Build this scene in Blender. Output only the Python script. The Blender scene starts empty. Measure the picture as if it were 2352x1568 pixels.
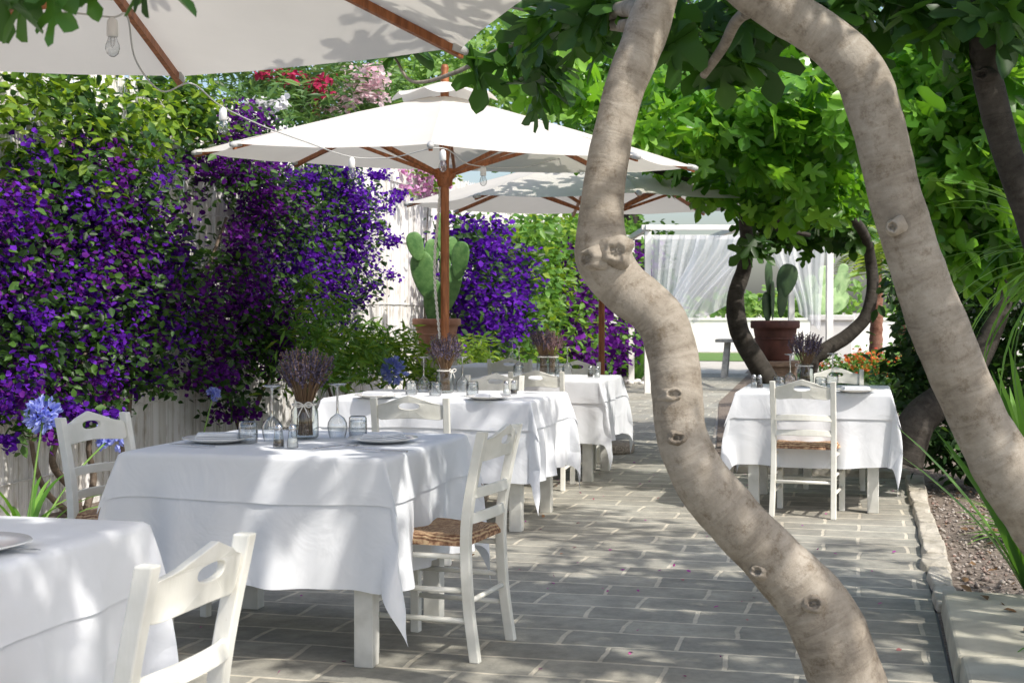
import bpy, math, random
import numpy as np
from math import radians, sin, cos, pi, hypot, atan2
from mathutils import Vector, Matrix, noise
random.seed(7); rng = np.random.default_rng(7)
S = bpy.context.scene; C = S.collection
YAW = radians(14); CS, SN = cos(YAW), sin(YAW); F = 3267.0; PIT = math.atan(74/F); CAMZ = 1.3

def W(px, py, Y):
    x = (px-1176)/F; yu = -(py-784)/F
    fw = cos(PIT)+yu*sin(PIT); up = yu*cos(PIT)-sin(PIT); k = Y/fw
    X = x*k
    return Vector((X*CS-Y*SN, X*SN+Y*CS, CAMZ+up*k))
CAM = Vector((0, 0, CAMZ))
def PL(px, py, u):
    d = W(px, py, 1)-CAM; return CAM+d*(u/d.x)
def GR(px, py, z=0):
    d = W(px, py, 1)-CAM; return CAM+d*((z-CAMZ)/d.z)

# ------------------------------------------------------------------ helpers
def tag(o, label=None, cat=None, group=None, kind=None):
    if label: o['label'] = label
    if cat: o['category'] = cat
    if group: o['group'] = group
    if kind: o['kind'] = kind
    return o
def empty(name, loc, label, cat, group=None):
    o = bpy.data.objects.new(name, None); C.objects.link(o); o.location = loc; o.empty_display_size = .1
    return tag(o, label, cat, group)
def off(o):
    v = Vector((0, 0, 0))
    while o: v += Vector(o.location); o = o.parent
    return v
def link(name, me, m, parent):
    if m: me.materials.append(m)
    o = bpy.data.objects.new(name, me); C.objects.link(o)
    if parent: o.parent = parent
    return o

class MB:
    def __init__(s): s.v = []; s.f = []; s.t = []
    def add(s, vs, fs):
        o = len(s.v); s.v += [tuple(v) for v in vs]; s.f += [tuple(i+o for i in f) for f in fs]; return s
    def box(s, c, h, M=None, jit=0):
        vs = []
        for x in (-1, 1):
            for y in (-1, 1):
                for z in (-1, 1):
                    p = Vector((x*h[0], y*h[1], z*h[2]))
                    if jit: p += Vector((random.uniform(-jit, jit), random.uniform(-jit, jit), random.uniform(-jit, jit)*.4))
                    if M: p = M @ p
                    vs.append(p+Vector(c))
        return s.add(vs, [(0, 1, 3, 2), (4, 6, 7, 5), (0, 4, 5, 1), (2, 3, 7, 6), (0, 2, 6, 4), (1, 5, 7, 3)])
    def sweep(s, pts, a, b):
        a = Vector(a); b = Vector(b); vs = []
        for p in pts:
            p = Vector(p); vs += [p-a-b, p+a-b, p+a+b, p-a+b]
        fs = [(3, 2, 1, 0)]; n = len(pts)
        for i in range(n-1):
            for k in range(4):
                fs.append((i*4+k, i*4+(k+1) % 4, i*4+4+(k+1) % 4, i*4+4+k))
        e = (n-1)*4; fs.append((e, e+1, e+2, e+3)); return s.add(vs, fs)
    def tube(s, pts, rads, n=8, disp=None, cap=True):
        pts = [Vector(p[:3]) for p in pts]; m = len(pts)
        if not hasattr(rads, '__len__'): rads = [rads]*m
        o = len(s.v); N = None; L = 0
        for i in range(m):
            T = (pts[min(i+1, m-1)]-pts[max(i-1, 0)]).normalized()
            if N is None:
                ref = Vector((0, 0, 1)) if abs(T.z) < .9 else Vector((1, 0, 0)); N = T.cross(ref).normalized()
            else:
                N = (N-T*N.dot(T)).normalized(); L += (pts[i]-pts[i-1]).length
            B = T.cross(N)
            for k in range(n):
                a = 2*pi*k/n; r = rads[i]; d = N*cos(a)+B*sin(a)
                if disp: r *= 1+disp(pts[i]+d*r, L)
                s.v.append(tuple(pts[i]+d*r)); s.t.append((r*cos(a), r*sin(a), L))
        for i in range(m-1):
            for k in range(n):
                s.f.append((o+i*n+k, o+i*n+(k+1) % n, o+i*n+n+(k+1) % n, o+i*n+n+k))
        if cap:
            s.f.append(tuple(o+k for k in reversed(range(n)))); s.f.append(tuple(o+(m-1)*n+k for k in range(n)))
        return s
    def lathe(s, prof, n=20, c=(0, 0, 0), M=None):
        vs = []; m = len(prof)
        for r, z in prof:
            for k in range(n):
                a = 2*pi*k/n; p = Vector((max(r, 1e-4)*cos(a), max(r, 1e-4)*sin(a), z))
                if M: p = M @ p
                vs.append(p+Vector(c))
        fs = []
        for i in range(m-1):
            for k in range(n): fs.append((i*n+k, i*n+(k+1) % n, i*n+n+(k+1) % n, i*n+n+k))
        return s.add(vs, fs)
    def grid(s, nx, ny, fn):
        vs = [fn(i, j) for j in range(ny) for i in range(nx)]
        fs = [(j*nx+i, j*nx+i+1, (j+1)*nx+i+1, (j+1)*nx+i) for j in range(ny-1) for i in range(nx-1)]
        return s.add(vs, fs)
    def build(s, name, m, parent=None, smooth=True, bevel=0, base=None):
        me = bpy.data.meshes.new(name); A = np.array(s.v, dtype=float)
        if parent is not None: o0 = off(parent)
        else:
            o0 = Vector(base) if base is not None else Vector((float((A[:, 0].min()+A[:, 0].max())/2), float((A[:, 1].min()+A[:, 1].max())/2), float(A[:, 2].min())))
        A = A-np.array(o0)
        me.from_pydata([tuple(r) for r in A], [], s.f)
        if len(s.t) == len(s.v) and s.t:
            at = me.attributes.new('tube', 'FLOAT_VECTOR', 'POINT'); at.data.foreach_set('vector', np.array(s.t, dtype=np.float32).ravel())
        me.polygons.foreach_set('use_smooth', [smooth]*len(me.polygons)); me.update()
        o = link(name, me, m, parent)
        if parent is None: o.location = o0
        if bevel:
            b = o.modifiers.new('bevel', 'BEVEL'); b.width = bevel; b.segments = 2; b.limit_method = 'ANGLE'
        return o

def cr(pts, n=6):
    P = [np.array(p, dtype=float) for p in pts]; P = [2*P[0]-P[1]]+P+[2*P[-1]-P[-2]]; out = []
    for i in range(1, len(P)-2):
        for k in range(n):
            t = k/n; a, b, c, d = P[i-1:i+3]
            out.append(.5*((2*b)+(c-a)*t+(2*a-5*b+4*c-d)*t*t+(3*b-a-3*c+d)*t**3))
    out.append(P[-2]); return out

def inst(name, tv, tf, P, R, sc, m, parent=None, base=None):
    tv = np.array(tv, float); tf = np.array(tf); n = len(P); k = len(tv)
    V = (np.einsum('nij,kj->nki', R, tv)*np.array(sc)[:, None, None]+P[:, None, :]).reshape(-1, 3)
    o0 = np.array(off(parent)) if parent is not None else (np.array(base) if base is not None else np.array([P[:, 0].mean(), P[:, 1].mean(), P[:, 2].min()]))
    V = V-o0
    Fc = (tf[None]+(np.arange(n)*k)[:, None, None]).reshape(-1, tf.shape[1])
    me = bpy.data.meshes.new(name); me.vertices.add(len(V)); me.vertices.foreach_set('co', V.astype(np.float32).ravel())
    q = Fc.shape[1]; me.loops.add(Fc.size); me.loops.foreach_set('vertex_index', Fc.astype(np.int32).ravel())
    me.polygons.add(len(Fc)); me.polygons.foreach_set('loop_start', np.arange(0, Fc.size, q, dtype=np.int32))
    try: me.polygons.foreach_set('loop_total', np.full(len(Fc), q, dtype=np.int32))
    except Exception: pass
    me.update(calc_edges=True); me.validate()
    o = link(name, me, m, parent)
    if parent is None: o.location = o0
    return o
def unit(a): return a/np.maximum(np.linalg.norm(a, axis=1, keepdims=True), 1e-6)
def rots(n, hb=(0, 0, -.3), hr=1., nb=(0, 0, 1.), nr=.6):
    h = unit(np.array(hb)+rng.normal(size=(n, 3))*hr*np.array([1, 1, .5])); z = np.array(nb)+rng.normal(size=(n, 3))*nr
    z = unit(z-h*(z*h).sum(1, keepdims=True)); x = np.cross(h, z)
    return np.stack([x, h, z], axis=2)
def blob(c, r, n, per=10, spread=.28, shell=.45):
    nc = max(1, n//per); d = unit(rng.normal(size=(nc, 3)))*rng.random((nc, 1))**shell
    r = np.array(r); cc = np.array(c)+d*r
    idx = rng.integers(0, nc, n)
    return cc[idx]+rng.normal(size=(n, 3))*spread*np.minimum(r, np.median(r))*.8
LEAF = ([(0, 0, 0), (.27, .35, .07), (.2, .7, .05), (0, 1, -.08), (-.2, .7, .05), (-.27, .35, .07)], [(0, 1, 2), (0, 2, 3), (0, 3, 4), (0, 4, 5)])
LANCE = ([(0, 0, 0), (.1, .45, .03), (0, 1, -.1), (-.1, .45, .03)], [(0, 1, 2), (0, 2, 3)])
BRACT = ([(0, 0, 0), (.42, .4, .16), (.25, .85, .2), (0, 1.0, .1), (-.25, .85, .2), (-.42, .4, .16)], [(0, 1, 2), (0, 2, 3), (0, 3, 4), (0, 4, 5)])
half = [(.05, -.02), (.25, -.08), (.46, .03), (.5, .17), (.24, .29), (.19, .36), (.5, .50), (.6, .68), (.48, .78), (.18, .60), (.12, .63), (.21, .88), (.12, 1.02)]
ol = half+[(0, 1.1)]+[(-x, y) for x, y in reversed(half)]
def fz(x, y): return .24*abs(x)-.30*max(0, y-.2)**2-.38*max(0, abs(x)-.22)**2
fv = [(0, .34, -.03)]+[(x, y, fz(x, y)) for x, y in ol]
FIG = (fv, [(0, i, i+1) for i in range(1, len(ol))]+[(0, len(ol), 1)])

# ------------------------------------------------------------------ materials
def nmat(name):
    m = bpy.data.materials.new(name); m.use_nodes = True; nt = m.node_tree
    return m, nt, nt.nodes['Principled BSDF'], nt.nodes['Material Output']
def N(nt, t, **kw):
    n = nt.nodes.new('ShaderNode'+t)
    for k, v in kw.items():
        if hasattr(n, k): setattr(n, k, v)
        else: n.inputs[k.replace('_', ' ')].default_value = v
    return n
def ramp(nt, stops):
    r = nt.nodes.new('ShaderNodeValToRGB'); e = r.color_ramp.elements
    while len(e) < len(stops): e.new(.5)
    for el, (p, c) in zip(e, stops): el.position = p; el.color = (*c, 1)
    return r
def bump(nt, b, src, st=.3, dist=.01, prev=None):
    n = N(nt, 'Bump'); n.inputs['Strength'].default_value = st; n.inputs['Distance'].default_value = dist
    nt.links.new(src, n.inputs['Height'])
    if prev: nt.links.new(prev.outputs[0], n.inputs['Normal'])
    nt.links.new(n.outputs[0], b.inputs['Normal']); return n
def simple(name, c1, c2=None, sc=8, rough=.6, bst=.15, bsc=60, spec=.4, metal=0, detail=5, lo=.35, hi=.65, stretch=None, bd=.004):
    m, nt, b, out = nmat(name); L = nt.links.new
    tc = N(nt, 'TexCoord'); src = tc.outputs['Object']
    if stretch:
        mp = N(nt, 'Mapping'); mp.inputs['Scale'].default_value = stretch; L(src, mp.inputs[0]); src = mp.outputs[0]
    n = N(nt, 'TexNoise', Scale=sc, Detail=detail); L(src, n.inputs['Vector'])
    r = ramp(nt, [(lo, c1), (hi, c2 or c1)]); L(n.outputs['Fac'], r.inputs[0]); L(r.outputs[0], b.inputs['Base Color'])
    b.inputs['Roughness'].default_value = rough; b.inputs['Specular IOR Level'].default_value = spec; b.inputs['Metallic'].default_value = metal
    if bst:
        n2 = N(nt, 'TexNoise', Scale=bsc, Detail=4); L(src, n2.inputs['Vector']); bump(nt, b, n2.outputs['Fac'], bst, bd)
    return m
def paintmat(name, c1, c2, worn):
    m, nt, b, out = nmat(name); L = nt.links.new
    tc = N(nt, 'TexCoord'); n = N(nt, 'TexNoise', Scale=10, Detail=5); L(tc.outputs['Object'], n.inputs['Vector'])
    r = ramp(nt, [(.35, c1), (.65, c2)]); L(n.outputs['Fac'], r.inputs[0])
    n2 = N(nt, 'TexNoise', Scale=26, Detail=7, Roughness=.75); L(tc.outputs['Object'], n2.inputs['Vector']); r2 = ramp(nt, [(.29, (1, 1, 1)), (.33, (0, 0, 0))]); L(n2.outputs['Fac'], r2.inputs[0])
    mx = N(nt, 'Mix', data_type='RGBA'); L(r2.outputs[0], mx.inputs[0]); L(r.outputs[0], mx.inputs[6]); mx.inputs[7].default_value = (*worn, 1); L(mx.outputs[2], b.inputs['Base Color'])
    b.inputs['Roughness'].default_value = .5; b.inputs['Specular IOR Level'].default_value = .35
    mp = N(nt, 'Mapping'); mp.inputs['Scale'].default_value = (60, 60, 10); L(tc.outputs['Object'], mp.inputs[0]); n3 = N(nt, 'TexNoise', Scale=3, Detail=4); L(mp.outputs[0], n3.inputs['Vector']); bump(nt, b, n3.outputs['Fac'], .15, .004); return m
def leafmat(name, cols, trans=.35, rough=.45, tcol=None, spec=.4):
    m, nt, b, out = nmat(name); L = nt.links.new
    g = N(nt, 'NewGeometry'); k = len(cols); r = ramp(nt, [(i/(k-1), c) for i, c in enumerate(cols)])
    L(g.outputs['Random Per Island'], r.inputs[0]); L(r.outputs[0], b.inputs['Base Color'])
    b.inputs['Roughness'].default_value = rough; b.inputs['Specular IOR Level'].default_value = spec
    t = N(nt, 'BsdfTranslucent'); mx = N(nt, 'Mix', data_type='RGBA', blend_type='MULTIPLY'); mx.inputs[0].default_value = 1
    L(r.outputs[0], mx.inputs[6]); mx.inputs[7].default_value = (*(tcol or (1.6, 1.5, .6)), 1); L(mx.outputs[2], t.inputs[0])
    ms = N(nt, 'MixShader'); ms.inputs[0].default_value = trans
    L(b.outputs[0], ms.inputs[1]); L(t.outputs[0], ms.inputs[2]); L(ms.outputs[0], out.inputs[0]); return m
def fabric(name, col, trans=.15, weave=900, bs=.06, soft=3, wr=0.):
    m, nt, b, out = nmat(name); L = nt.links.new
    tc = N(nt, 'TexCoord'); n = N(nt, 'TexNoise', Scale=soft, Detail=4); L(tc.outputs['Object'], n.inputs['Vector'])
    r = ramp(nt, [(.3, tuple(x*.93 for x in col)), (.7, col)]); L(n.outputs['Fac'], r.inputs[0]); L(r.outputs[0], b.inputs['Base Color'])
    b.inputs['Roughness'].default_value = .85; b.inputs['Specular IOR Level'].default_value = .15
    n2 = N(nt, 'TexNoise', Scale=weave, Detail=2); L(tc.outputs['Object'], n2.inputs['Vector']); pb = bump(nt, b, n2.outputs['Fac'], bs, .002)
    if wr:
        n3 = N(nt, 'TexNoise', Scale=5, Detail=3, Distortion=1.2); L(tc.outputs['Object'], n3.inputs['Vector']); bump(nt, b, n3.outputs['Fac'], wr, .03, pb)
    t = N(nt, 'BsdfTranslucent'); L(r.outputs[0], t.inputs[0])
    ms = N(nt, 'MixShader'); ms.inputs[0].default_value = trans
    L(b.outputs[0], ms.inputs[1]); L(t.outputs[0], ms.inputs[2]); L(ms.outputs[0], out.inputs[0]); return m
def glassmat(name, tint=(.93, .945, .95), base=.10, edge=.6, dark=(.16, .18, .19)):
    m, nt, b, out = nmat(name); L = nt.links.new
    lw = N(nt, 'LayerWeight'); lw.inputs[0].default_value = .45
    r = ramp(nt, [(.4, tint), (.85, dark)]); L(lw.outputs['Facing'], r.inputs[0])
    t = N(nt, 'BsdfTransparent'); L(r.outputs[0], t.inputs[0])
    g = N(nt, 'BsdfGlossy'); g.inputs['Roughness'].default_value = .03
    mr = N(nt, 'MapRange'); mr.inputs['From Min'].default_value = .2; mr.inputs['To Min'].default_value = base; mr.inputs['To Max'].default_value = edge
    L(lw.outputs['Facing'], mr.inputs['Value'])
    ms = N(nt, 'MixShader'); L(mr.outputs[0], ms.inputs[0]); L(t.outputs[0], ms.inputs[1]); L(g.outputs[0], ms.inputs[2]); L(ms.outputs[0], out.inputs[0])
    return m
def barkmat(name, dark, mid, light, ring=10, rmix=.36, bs=.5, spots=(.58, .53, .47)):
    m, nt, b, out = nmat(name); L = nt.links.new
    at = N(nt, 'Attribute'); at.attribute_name = 'tube'
    n = N(nt, 'TexNoise', Scale=3.2, Detail=10, Roughness=.7); L(at.outputs['Vector'], n.inputs['Vector'])
    mp = N(nt, 'Mapping'); mp.inputs['Scale'].default_value = (2.5, 2.5, ring); L(at.outputs['Vector'], mp.inputs[0])
    n2 = N(nt, 'TexNoise', Scale=2.2, Detail=7, Roughness=.7, Distortion=1.1); L(mp.outputs[0], n2.inputs['Vector'])
    mx = N(nt, 'Mix', data_type='FLOAT'); mx.inputs[0].default_value = rmix; L(n.outputs['Fac'], mx.inputs[2]); L(n2.outputs['Fac'], mx.inputs[3])
    r = ramp(nt, [(.37, dark), (.47, mid), (.61, light)]); L(mx.outputs[0], r.inputs[0])
    n4 = N(nt, 'TexNoise', Scale=18, Detail=8, Roughness=.78); L(at.outputs['Vector'], n4.inputs['Vector']); r4 = ramp(nt, [(.33, spots), (.48, (1, 1, 1))]); L(n4.outputs['Fac'], r4.inputs[0])
    mm = N(nt, 'Mix', data_type='RGBA', blend_type='MULTIPLY'); mm.inputs[0].default_value = 1; L(r.outputs[0], mm.inputs[6]); L(r4.outputs[0], mm.inputs[7]); L(mm.outputs[2], b.inputs['Base Color'])
    b.inputs['Roughness'].default_value = .8; b.inputs['Specular IOR Level'].default_value = .2
    n3 = N(nt, 'TexNoise', Scale=45, Detail=5, Roughness=.7); L(at.outputs['Vector'], n3.inputs['Vector'])
    pb = bump(nt, b, mx.outputs[0], bs, .025); bump(nt, b, n3.outputs['Fac'], .35, .008, pb)
    return m

M = {}
M['paint'] = paintmat('white_painted_wood', (.68, .67, .60), (.79, .78, .72), (.40, .33, .24))
M['legpaint'] = paintmat('grey_white_table_paint', (.55, .54, .49), (.70, .69, .64), (.36, .3, .23))
M['cloth'] = fabric('white_tablecloth', (.82, .84, .875), .12, wr=.3)
M['canopy'] = fabric('parasol_canvas', (.76, .73, .67), .30, 700, .05, wr=.12)
M['teak'] = simple('teak_wood', (.20, .065, .02), (.36, .13, .045), 9, .45, .1, 50, stretch=(6, 6, 1))
M['capgrey'] = simple('grey_plastic', (.45, .45, .44), None, rough=.4)
M['rope'] = simple('white_rope', (.6, .58, .52), (.75, .73, .68), 60, .8, .4, 200)
M['concrete'] = simple('pebble_concrete', (.18, .15, .12), (.40, .35, .29), 60, .85, .8, 70, bd=.01)
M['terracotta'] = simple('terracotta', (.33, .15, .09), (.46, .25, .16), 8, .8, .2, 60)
M['terrashade'] = simple('shade_darkened_terracotta', (.06, .022, .016), (.11, .04, .03), 8, .7, .2, 60)  # terracotta darkened to put the pot's shade into its colour
M['standwood'] = simple('weathered_wood', (.20, .13, .09), (.34, .24, .17), 14, .8, .4, 40, stretch=(1, 1, 6))
M['greywood'] = simple('grey_wood', (.28, .28, .28), (.42, .42, .41), 14, .8, .3, 40)
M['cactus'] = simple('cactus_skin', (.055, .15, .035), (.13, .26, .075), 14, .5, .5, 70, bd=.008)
M['cactusshade'] = simple('shade_darkened_cactus_skin', (.02, .05, .02), (.045, .09, .03), 9, .5, .3, 90)  # cactus green lowered, so the shade on it sits in the colour
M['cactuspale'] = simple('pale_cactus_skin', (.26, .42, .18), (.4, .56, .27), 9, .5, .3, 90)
M['ceramic'] = simple('white_ceramic', (.80, .80, .78), None, rough=.15, bst=0, spec=.5)
M['steel'] = simple('cutlery_steel', (.55, .55, .56), None, rough=.25, bst=0, metal=1)
M['pepper'] = simple('peppercorns', (.02, .018, .016), (.09, .07, .06), 200, .7, .6, 200)
M['salt'] = simple('salt_grains', (.7, .7, .68), (.82, .82, .8), 300, .8, .4, 300)
M['glass'] = glassmat('clear_glass', (.90, .92, .93), .14, .65, (.10, .12, .13)); M['jarglass'] = glassmat('jar_glass', (.88, .92, .91), .08, .55)
M['footglass'] = glassmat('solid_glass', (.72, .75, .76), .5, .85, (.12, .13, .14))
M['socket'] = simple('white_socket', (.72, .72, .70), None, rough=.4, bst=0)
M['wire'] = simple('pale_cable', (.5, .5, .48), None, rough=.5, bst=0)
M['stemdry'] = leafmat('dry_lavender_stem', [(.16, .09, .05), (.26, .17, .09)], .1)
M['lav'] = leafmat('lavender_spike', [(.06, .045, .08), (.10, .085, .14), (.17, .14, .21)], .1, .8)
M['lavpink'] = leafmat('pinkish_spike', [(.22, .13, .17), (.34, .22, .24)], .1, .8)
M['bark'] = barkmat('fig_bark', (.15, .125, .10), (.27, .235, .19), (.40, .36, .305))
M['barkdark'] = barkmat('dark_bark', (.02, .017, .015), (.045, .04, .034), (.085, .075, .064))  # dark grey-brown bark, lowered further to imitate trunks in shade
M['vinebark'] = barkmat('vine_bark', (.06, .045, .035), (.14, .11, .085), (.24, .19, .15))
M['palmbark'] = barkmat('palm_bark', (.08, .03, .02), (.24, .11, .075), (.38, .22, .16), 30, .5, .8)
M['figdark'] = leafmat('shaded_fig_leaf', [(.022, .065, .014), (.04, .11, .02), (.07, .17, .03), (.03, .08, .016)], .36, .4, (1.7, 1.7, .5))  # fig leaf green darkened, shade is put into the colour
M['figlite'] = leafmat('sunny_fig_leaf', [(.05, .15, .02), (.12, .31, .035), (.26, .50, .08), (.07, .20, .025), (.19, .42, .06), (.10, .27, .03)], .5, .3, (1.6, 1.45, .5), .55)  # the same fig leaf brightened and yellowed, sunlight put into the colour
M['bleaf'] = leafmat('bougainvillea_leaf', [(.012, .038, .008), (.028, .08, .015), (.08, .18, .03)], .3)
M['bract'] = leafmat('violet_bract', [(.05, .006, .16), (.085, .012, .28), (.17, .03, .50), (.06, .008, .18)], .38, .7, (1.3, 1.0, 1.4), .1)
M['bractm'] = leafmat('magenta_violet_bract', [(.045, .005, .09), (.10, .012, .19), (.19, .03, .33)], .38, .7, (1.3, 1, 1.3), .1)
M['bractp'] = leafmat('pink_bract', [(.6, .25, .5), (.7, .4, .6)], .4, .7, (1.1, 1, 1.1), .1)
M['vleaf'] = leafmat('yellow_green_leaf', [(.06, .13, .013), (.14, .26, .025), (.30, .42, .05)], .45)
M['shrub'] = leafmat('shrub_leaf', [(.05, .13, .02), (.10, .24, .04), (.19, .36, .07)], .4)
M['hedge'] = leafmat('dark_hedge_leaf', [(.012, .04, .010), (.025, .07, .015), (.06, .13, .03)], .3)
M['farleaf'] = leafmat('distant_leaf', [(.12, .25, .06), (.20, .36, .10), (.30, .46, .15)], .45)
M['oleaf'] = leafmat('oleander_leaf', [(.05, .12, .04), (.10, .2, .06), (.16, .28, .09)], .35)
M['oflower'] = leafmat('oleander_flower', [(.8, .62, .66), (.85, .75, .76), (.75, .4, .5)], .4, .7, (1, 1, 1))
M['rflower'] = leafmat('crimson_flower', [(.45, .02, .08), (.6, .05, .16)], .4, .7, (1, 1, 1))
M['wflower'] = leafmat('white_flower', [(.8, .78, .8), (.85, .84, .84)], .4, .7, (1, 1, 1))
M['aflower'] = leafmat('agapanthus_flower', [(.24, .29, .74), (.36, .42, .84), (.5, .56, .9)], .4, .6, (1, 1, 1.1))
M['orange'] = leafmat('lantana_flower', [(.72, .10, .03), (.78, .26, .04), (.6, .04, .05)], .35, .7, (1, 1, 1))
M['blade'] = leafmat('strap_leaf', [(.06, .16, .03), (.12, .28, .05), (.24, .46, .11)], .42, .3)
M['stem'] = simple('green_stem', (.1, .2, .04), (.16, .28, .06), rough=.5)
M['palmleaf'] = leafmat('palm_leaf', [(.2, .32, .06), (.36, .48, .12)], .45)
M['whitewall'] = simple('whitewash', (.74, .73, .69), (.82, .81, .78), 4, .8, .2, 30)
M['pebble'] = simple('white_pebble', (.6, .58, .54), (.78, .76, .72), 10, .7, .2, 40)
M['petal'] = leafmat('fallen_petal', [(.3, .04, .3), (.5, .1, .3), (.35, .2, .1)], .2, .8, (1, 1, 1))
M['dryleaf'] = leafmat('dry_leaf', [(.16, .09, .045), (.26, .16, .08), (.12, .07, .04)], .15, .8, (1, 1, 1))
M['gravelst'] = leafmat('gravel_stone', [(.15, .12, .10), (.28, .24, .21), (.42, .38, .34), (.26, .17, .14)], .0, .9, (1, 1, 1), .2)

def gauze():
    m, nt, b, out = nmat('sheer_gauze'); L = nt.links.new
    b.inputs['Base Color'].default_value = (.9, .92, .95, 1); b.inputs['Roughness'].default_value = .9
    t = N(nt, 'BsdfTranslucent'); t.inputs[0].default_value = (.92, .94, .97, 1); tr = N(nt, 'BsdfTransparent')
    a = N(nt, 'MixShader'); a.inputs[0].default_value = .5; L(b.outputs[0], a.inputs[1]); L(t.outputs[0], a.inputs[2])
    c = N(nt, 'MixShader'); c.inputs[0].default_value = .38; L(a.outputs[0], c.inputs[1]); L(tr.outputs[0], c.inputs[2]); L(c.outputs[0], out.inputs[0]); return m
M['gauze'] = gauze()
def rush():
    m, nt, b, out = nmat('woven_rush'); L = nt.links.new
    tc = N(nt, 'TexCoord'); sx = N(nt, 'SeparateXYZ'); L(tc.outputs['Object'], sx.inputs[0])
    def mth(op, a, bb=None):
        n = N(nt, 'Math', operation=op); L(a, n.inputs[0])
        if bb is not None:
            if isinstance(bb, (int, float)): n.inputs[1].default_value = bb
            else: L(bb, n.inputs[1])
        return n.outputs[0]
    d = mth('MAXIMUM', mth('ABSOLUTE', sx.outputs[0]), mth('ABSOLUTE', sx.outputs[1]))
    no = N(nt, 'TexNoise', Scale=25, Detail=4); L(tc.outputs['Object'], no.inputs['Vector'])
    d2 = mth('ADD', d, mth('MULTIPLY', no.outputs['Fac'], .012)); w = mth('SINE', mth('MULTIPLY', d2, 700))
    n2 = N(nt, 'TexNoise', Scale=60, Detail=3); L(tc.outputs['Object'], n2.inputs['Vector'])
    f = mth('ADD', mth('MULTIPLY', w, .22), n2.outputs['Fac']); r = ramp(nt, [(.25, (.15, .07, .035)), (.5, (.40, .23, .13)), (.75, (.60, .43, .25))])
    L(f, r.inputs[0]); L(r.outputs[0], b.inputs['Base Color']); b.inputs['Roughness'].default_value = .75; bump(nt, b, w, .6, .004); return m
M['rush'] = rush()
def paver():
    m, nt, b, out = nmat('stone_pavers'); L = nt.links.new
    tc = N(nt, 'TexCoord'); nd = N(nt, 'TexNoise', Scale=2.5, Detail=4); L(tc.outputs['Object'], nd.inputs['Vector'])
    ad = N(nt, 'VectorMath', operation='MULTIPLY_ADD'); L(nd.outputs['Color'], ad.inputs[0]); ad.inputs[1].default_value = (.07, .06, 0); L(tc.outputs['Object'], ad.inputs[2])
    br = N(nt, 'TexBrick'); L(ad.outputs[0], br.inputs['Vector'])
    br.offset = .43; br.inputs['Scale'].default_value = 1; br.inputs['Brick Width'].default_value = .46; br.inputs['Row Height'].default_value = .245
    br.inputs['Mortar Size'].default_value = .012; br.inputs['Mortar Smooth'].default_value = .4; br.inputs['Bias'].default_value = 0
    br.inputs['Color1'].default_value = (.29, .29, .268, 1); br.inputs['Color2'].default_value = (.385, .38, .345, 1); br.inputs['Mortar'].default_value = (.58, .55, .48, 1)
    n1 = N(nt, 'TexNoise', Scale=7, Detail=9, Roughness=.72); L(tc.outputs['Object'], n1.inputs['Vector'])
    r = ramp(nt, [(.3, (.66, .66, .65)), (.7, (1.2, 1.18, 1.13))]); L(n1.outputs['Fac'], r.inputs[0])
    mx = N(nt, 'Mix', data_type='RGBA', blend_type='MULTIPLY'); mx.inputs[0].default_value = 1; L(br.outputs['Color'], mx.inputs[6]); L(r.outputs[0], mx.inputs[7])
    n0 = N(nt, 'TexNoise', Scale=.9, Detail=3); L(tc.outputs['Object'], n0.inputs['Vector']); r0 = ramp(nt, [(.35, (.86, .83, .79)), (.65, (1.08, 1.08, 1.07))]); L(n0.outputs['Fac'], r0.inputs[0])
    m2 = N(nt, 'Mix', data_type='RGBA', blend_type='MULTIPLY'); m2.inputs[0].default_value = 1; L(mx.outputs[2], m2.inputs[6]); L(r0.outputs[0], m2.inputs[7])
    L(m2.outputs[2], b.inputs['Base Color']); b.inputs['Roughness'].default_value = .75; b.inputs['Specular IOR Level'].default_value = .3
    n2 = N(nt, 'TexNoise', Scale=40, Detail=6, Roughness=.7); L(tc.outputs['Object'], n2.inputs['Vector'])
    ma = N(nt, 'Math', operation='MULTIPLY_ADD'); L(br.outputs['Fac'], ma.inputs[0]); ma.inputs[1].default_value = -.7; L(n2.outputs['Fac'], ma.inputs[2])
    bump(nt, b, ma.outputs[0], .5, .012); return m
M['paver'] = paver()
def reed():
    m, nt, b, out = nmat('whitewashed_reed'); L = nt.links.new
    g = N(nt, 'NewGeometry'); r = ramp(nt, [(0, (.62, .60, .56)), (.5, (.78, .77, .75)), (1, (.85, .84, .83))]); L(g.outputs['Random Per Island'], r.inputs[0])
    tc = N(nt, 'TexCoord'); mp = N(nt, 'Mapping'); mp.inputs['Scale'].default_value = (8, 8, 3); L(tc.outputs['Object'], mp.inputs[0])
    n = N(nt, 'TexNoise', Scale=2, Detail=6); L(mp.outputs[0], n.inputs['Vector']); r2 = ramp(nt, [(.30, (.72, .68, .62)), (.46, (1, 1, 1))]); L(n.outputs['Fac'], r2.inputs[0])
    mx = N(nt, 'Mix', data_type='RGBA', blend_type='MULTIPLY'); mx.inputs[0].default_value = 1; L(r.outputs[0], mx.inputs[6]); L(r2.outputs[0], mx.inputs[7])
    L(mx.outputs[2], b.inputs['Base Color']); b.inputs['Roughness'].default_value = .75; return m
M['reed'] = reed()
M['soil'] = simple('gravel_soil', (.11, .085, .065), (.27, .225, .19), 35, .95, .9, 60, bd=.02)
M['sand'] = simple('pale_ground', (.44, .41, .36), (.54, .51, .45), 3, .9, .3, 30)
M['lawn'] = simple('lawn_grass', (.08, .16, .03), (.15, .25, .06), 20, .9, .6, 200)
M['stone'] = simple('rough_limestone', (.34, .31, .25), (.52, .48, .41), 7, .85, .7, 25, bd=.02)
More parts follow.
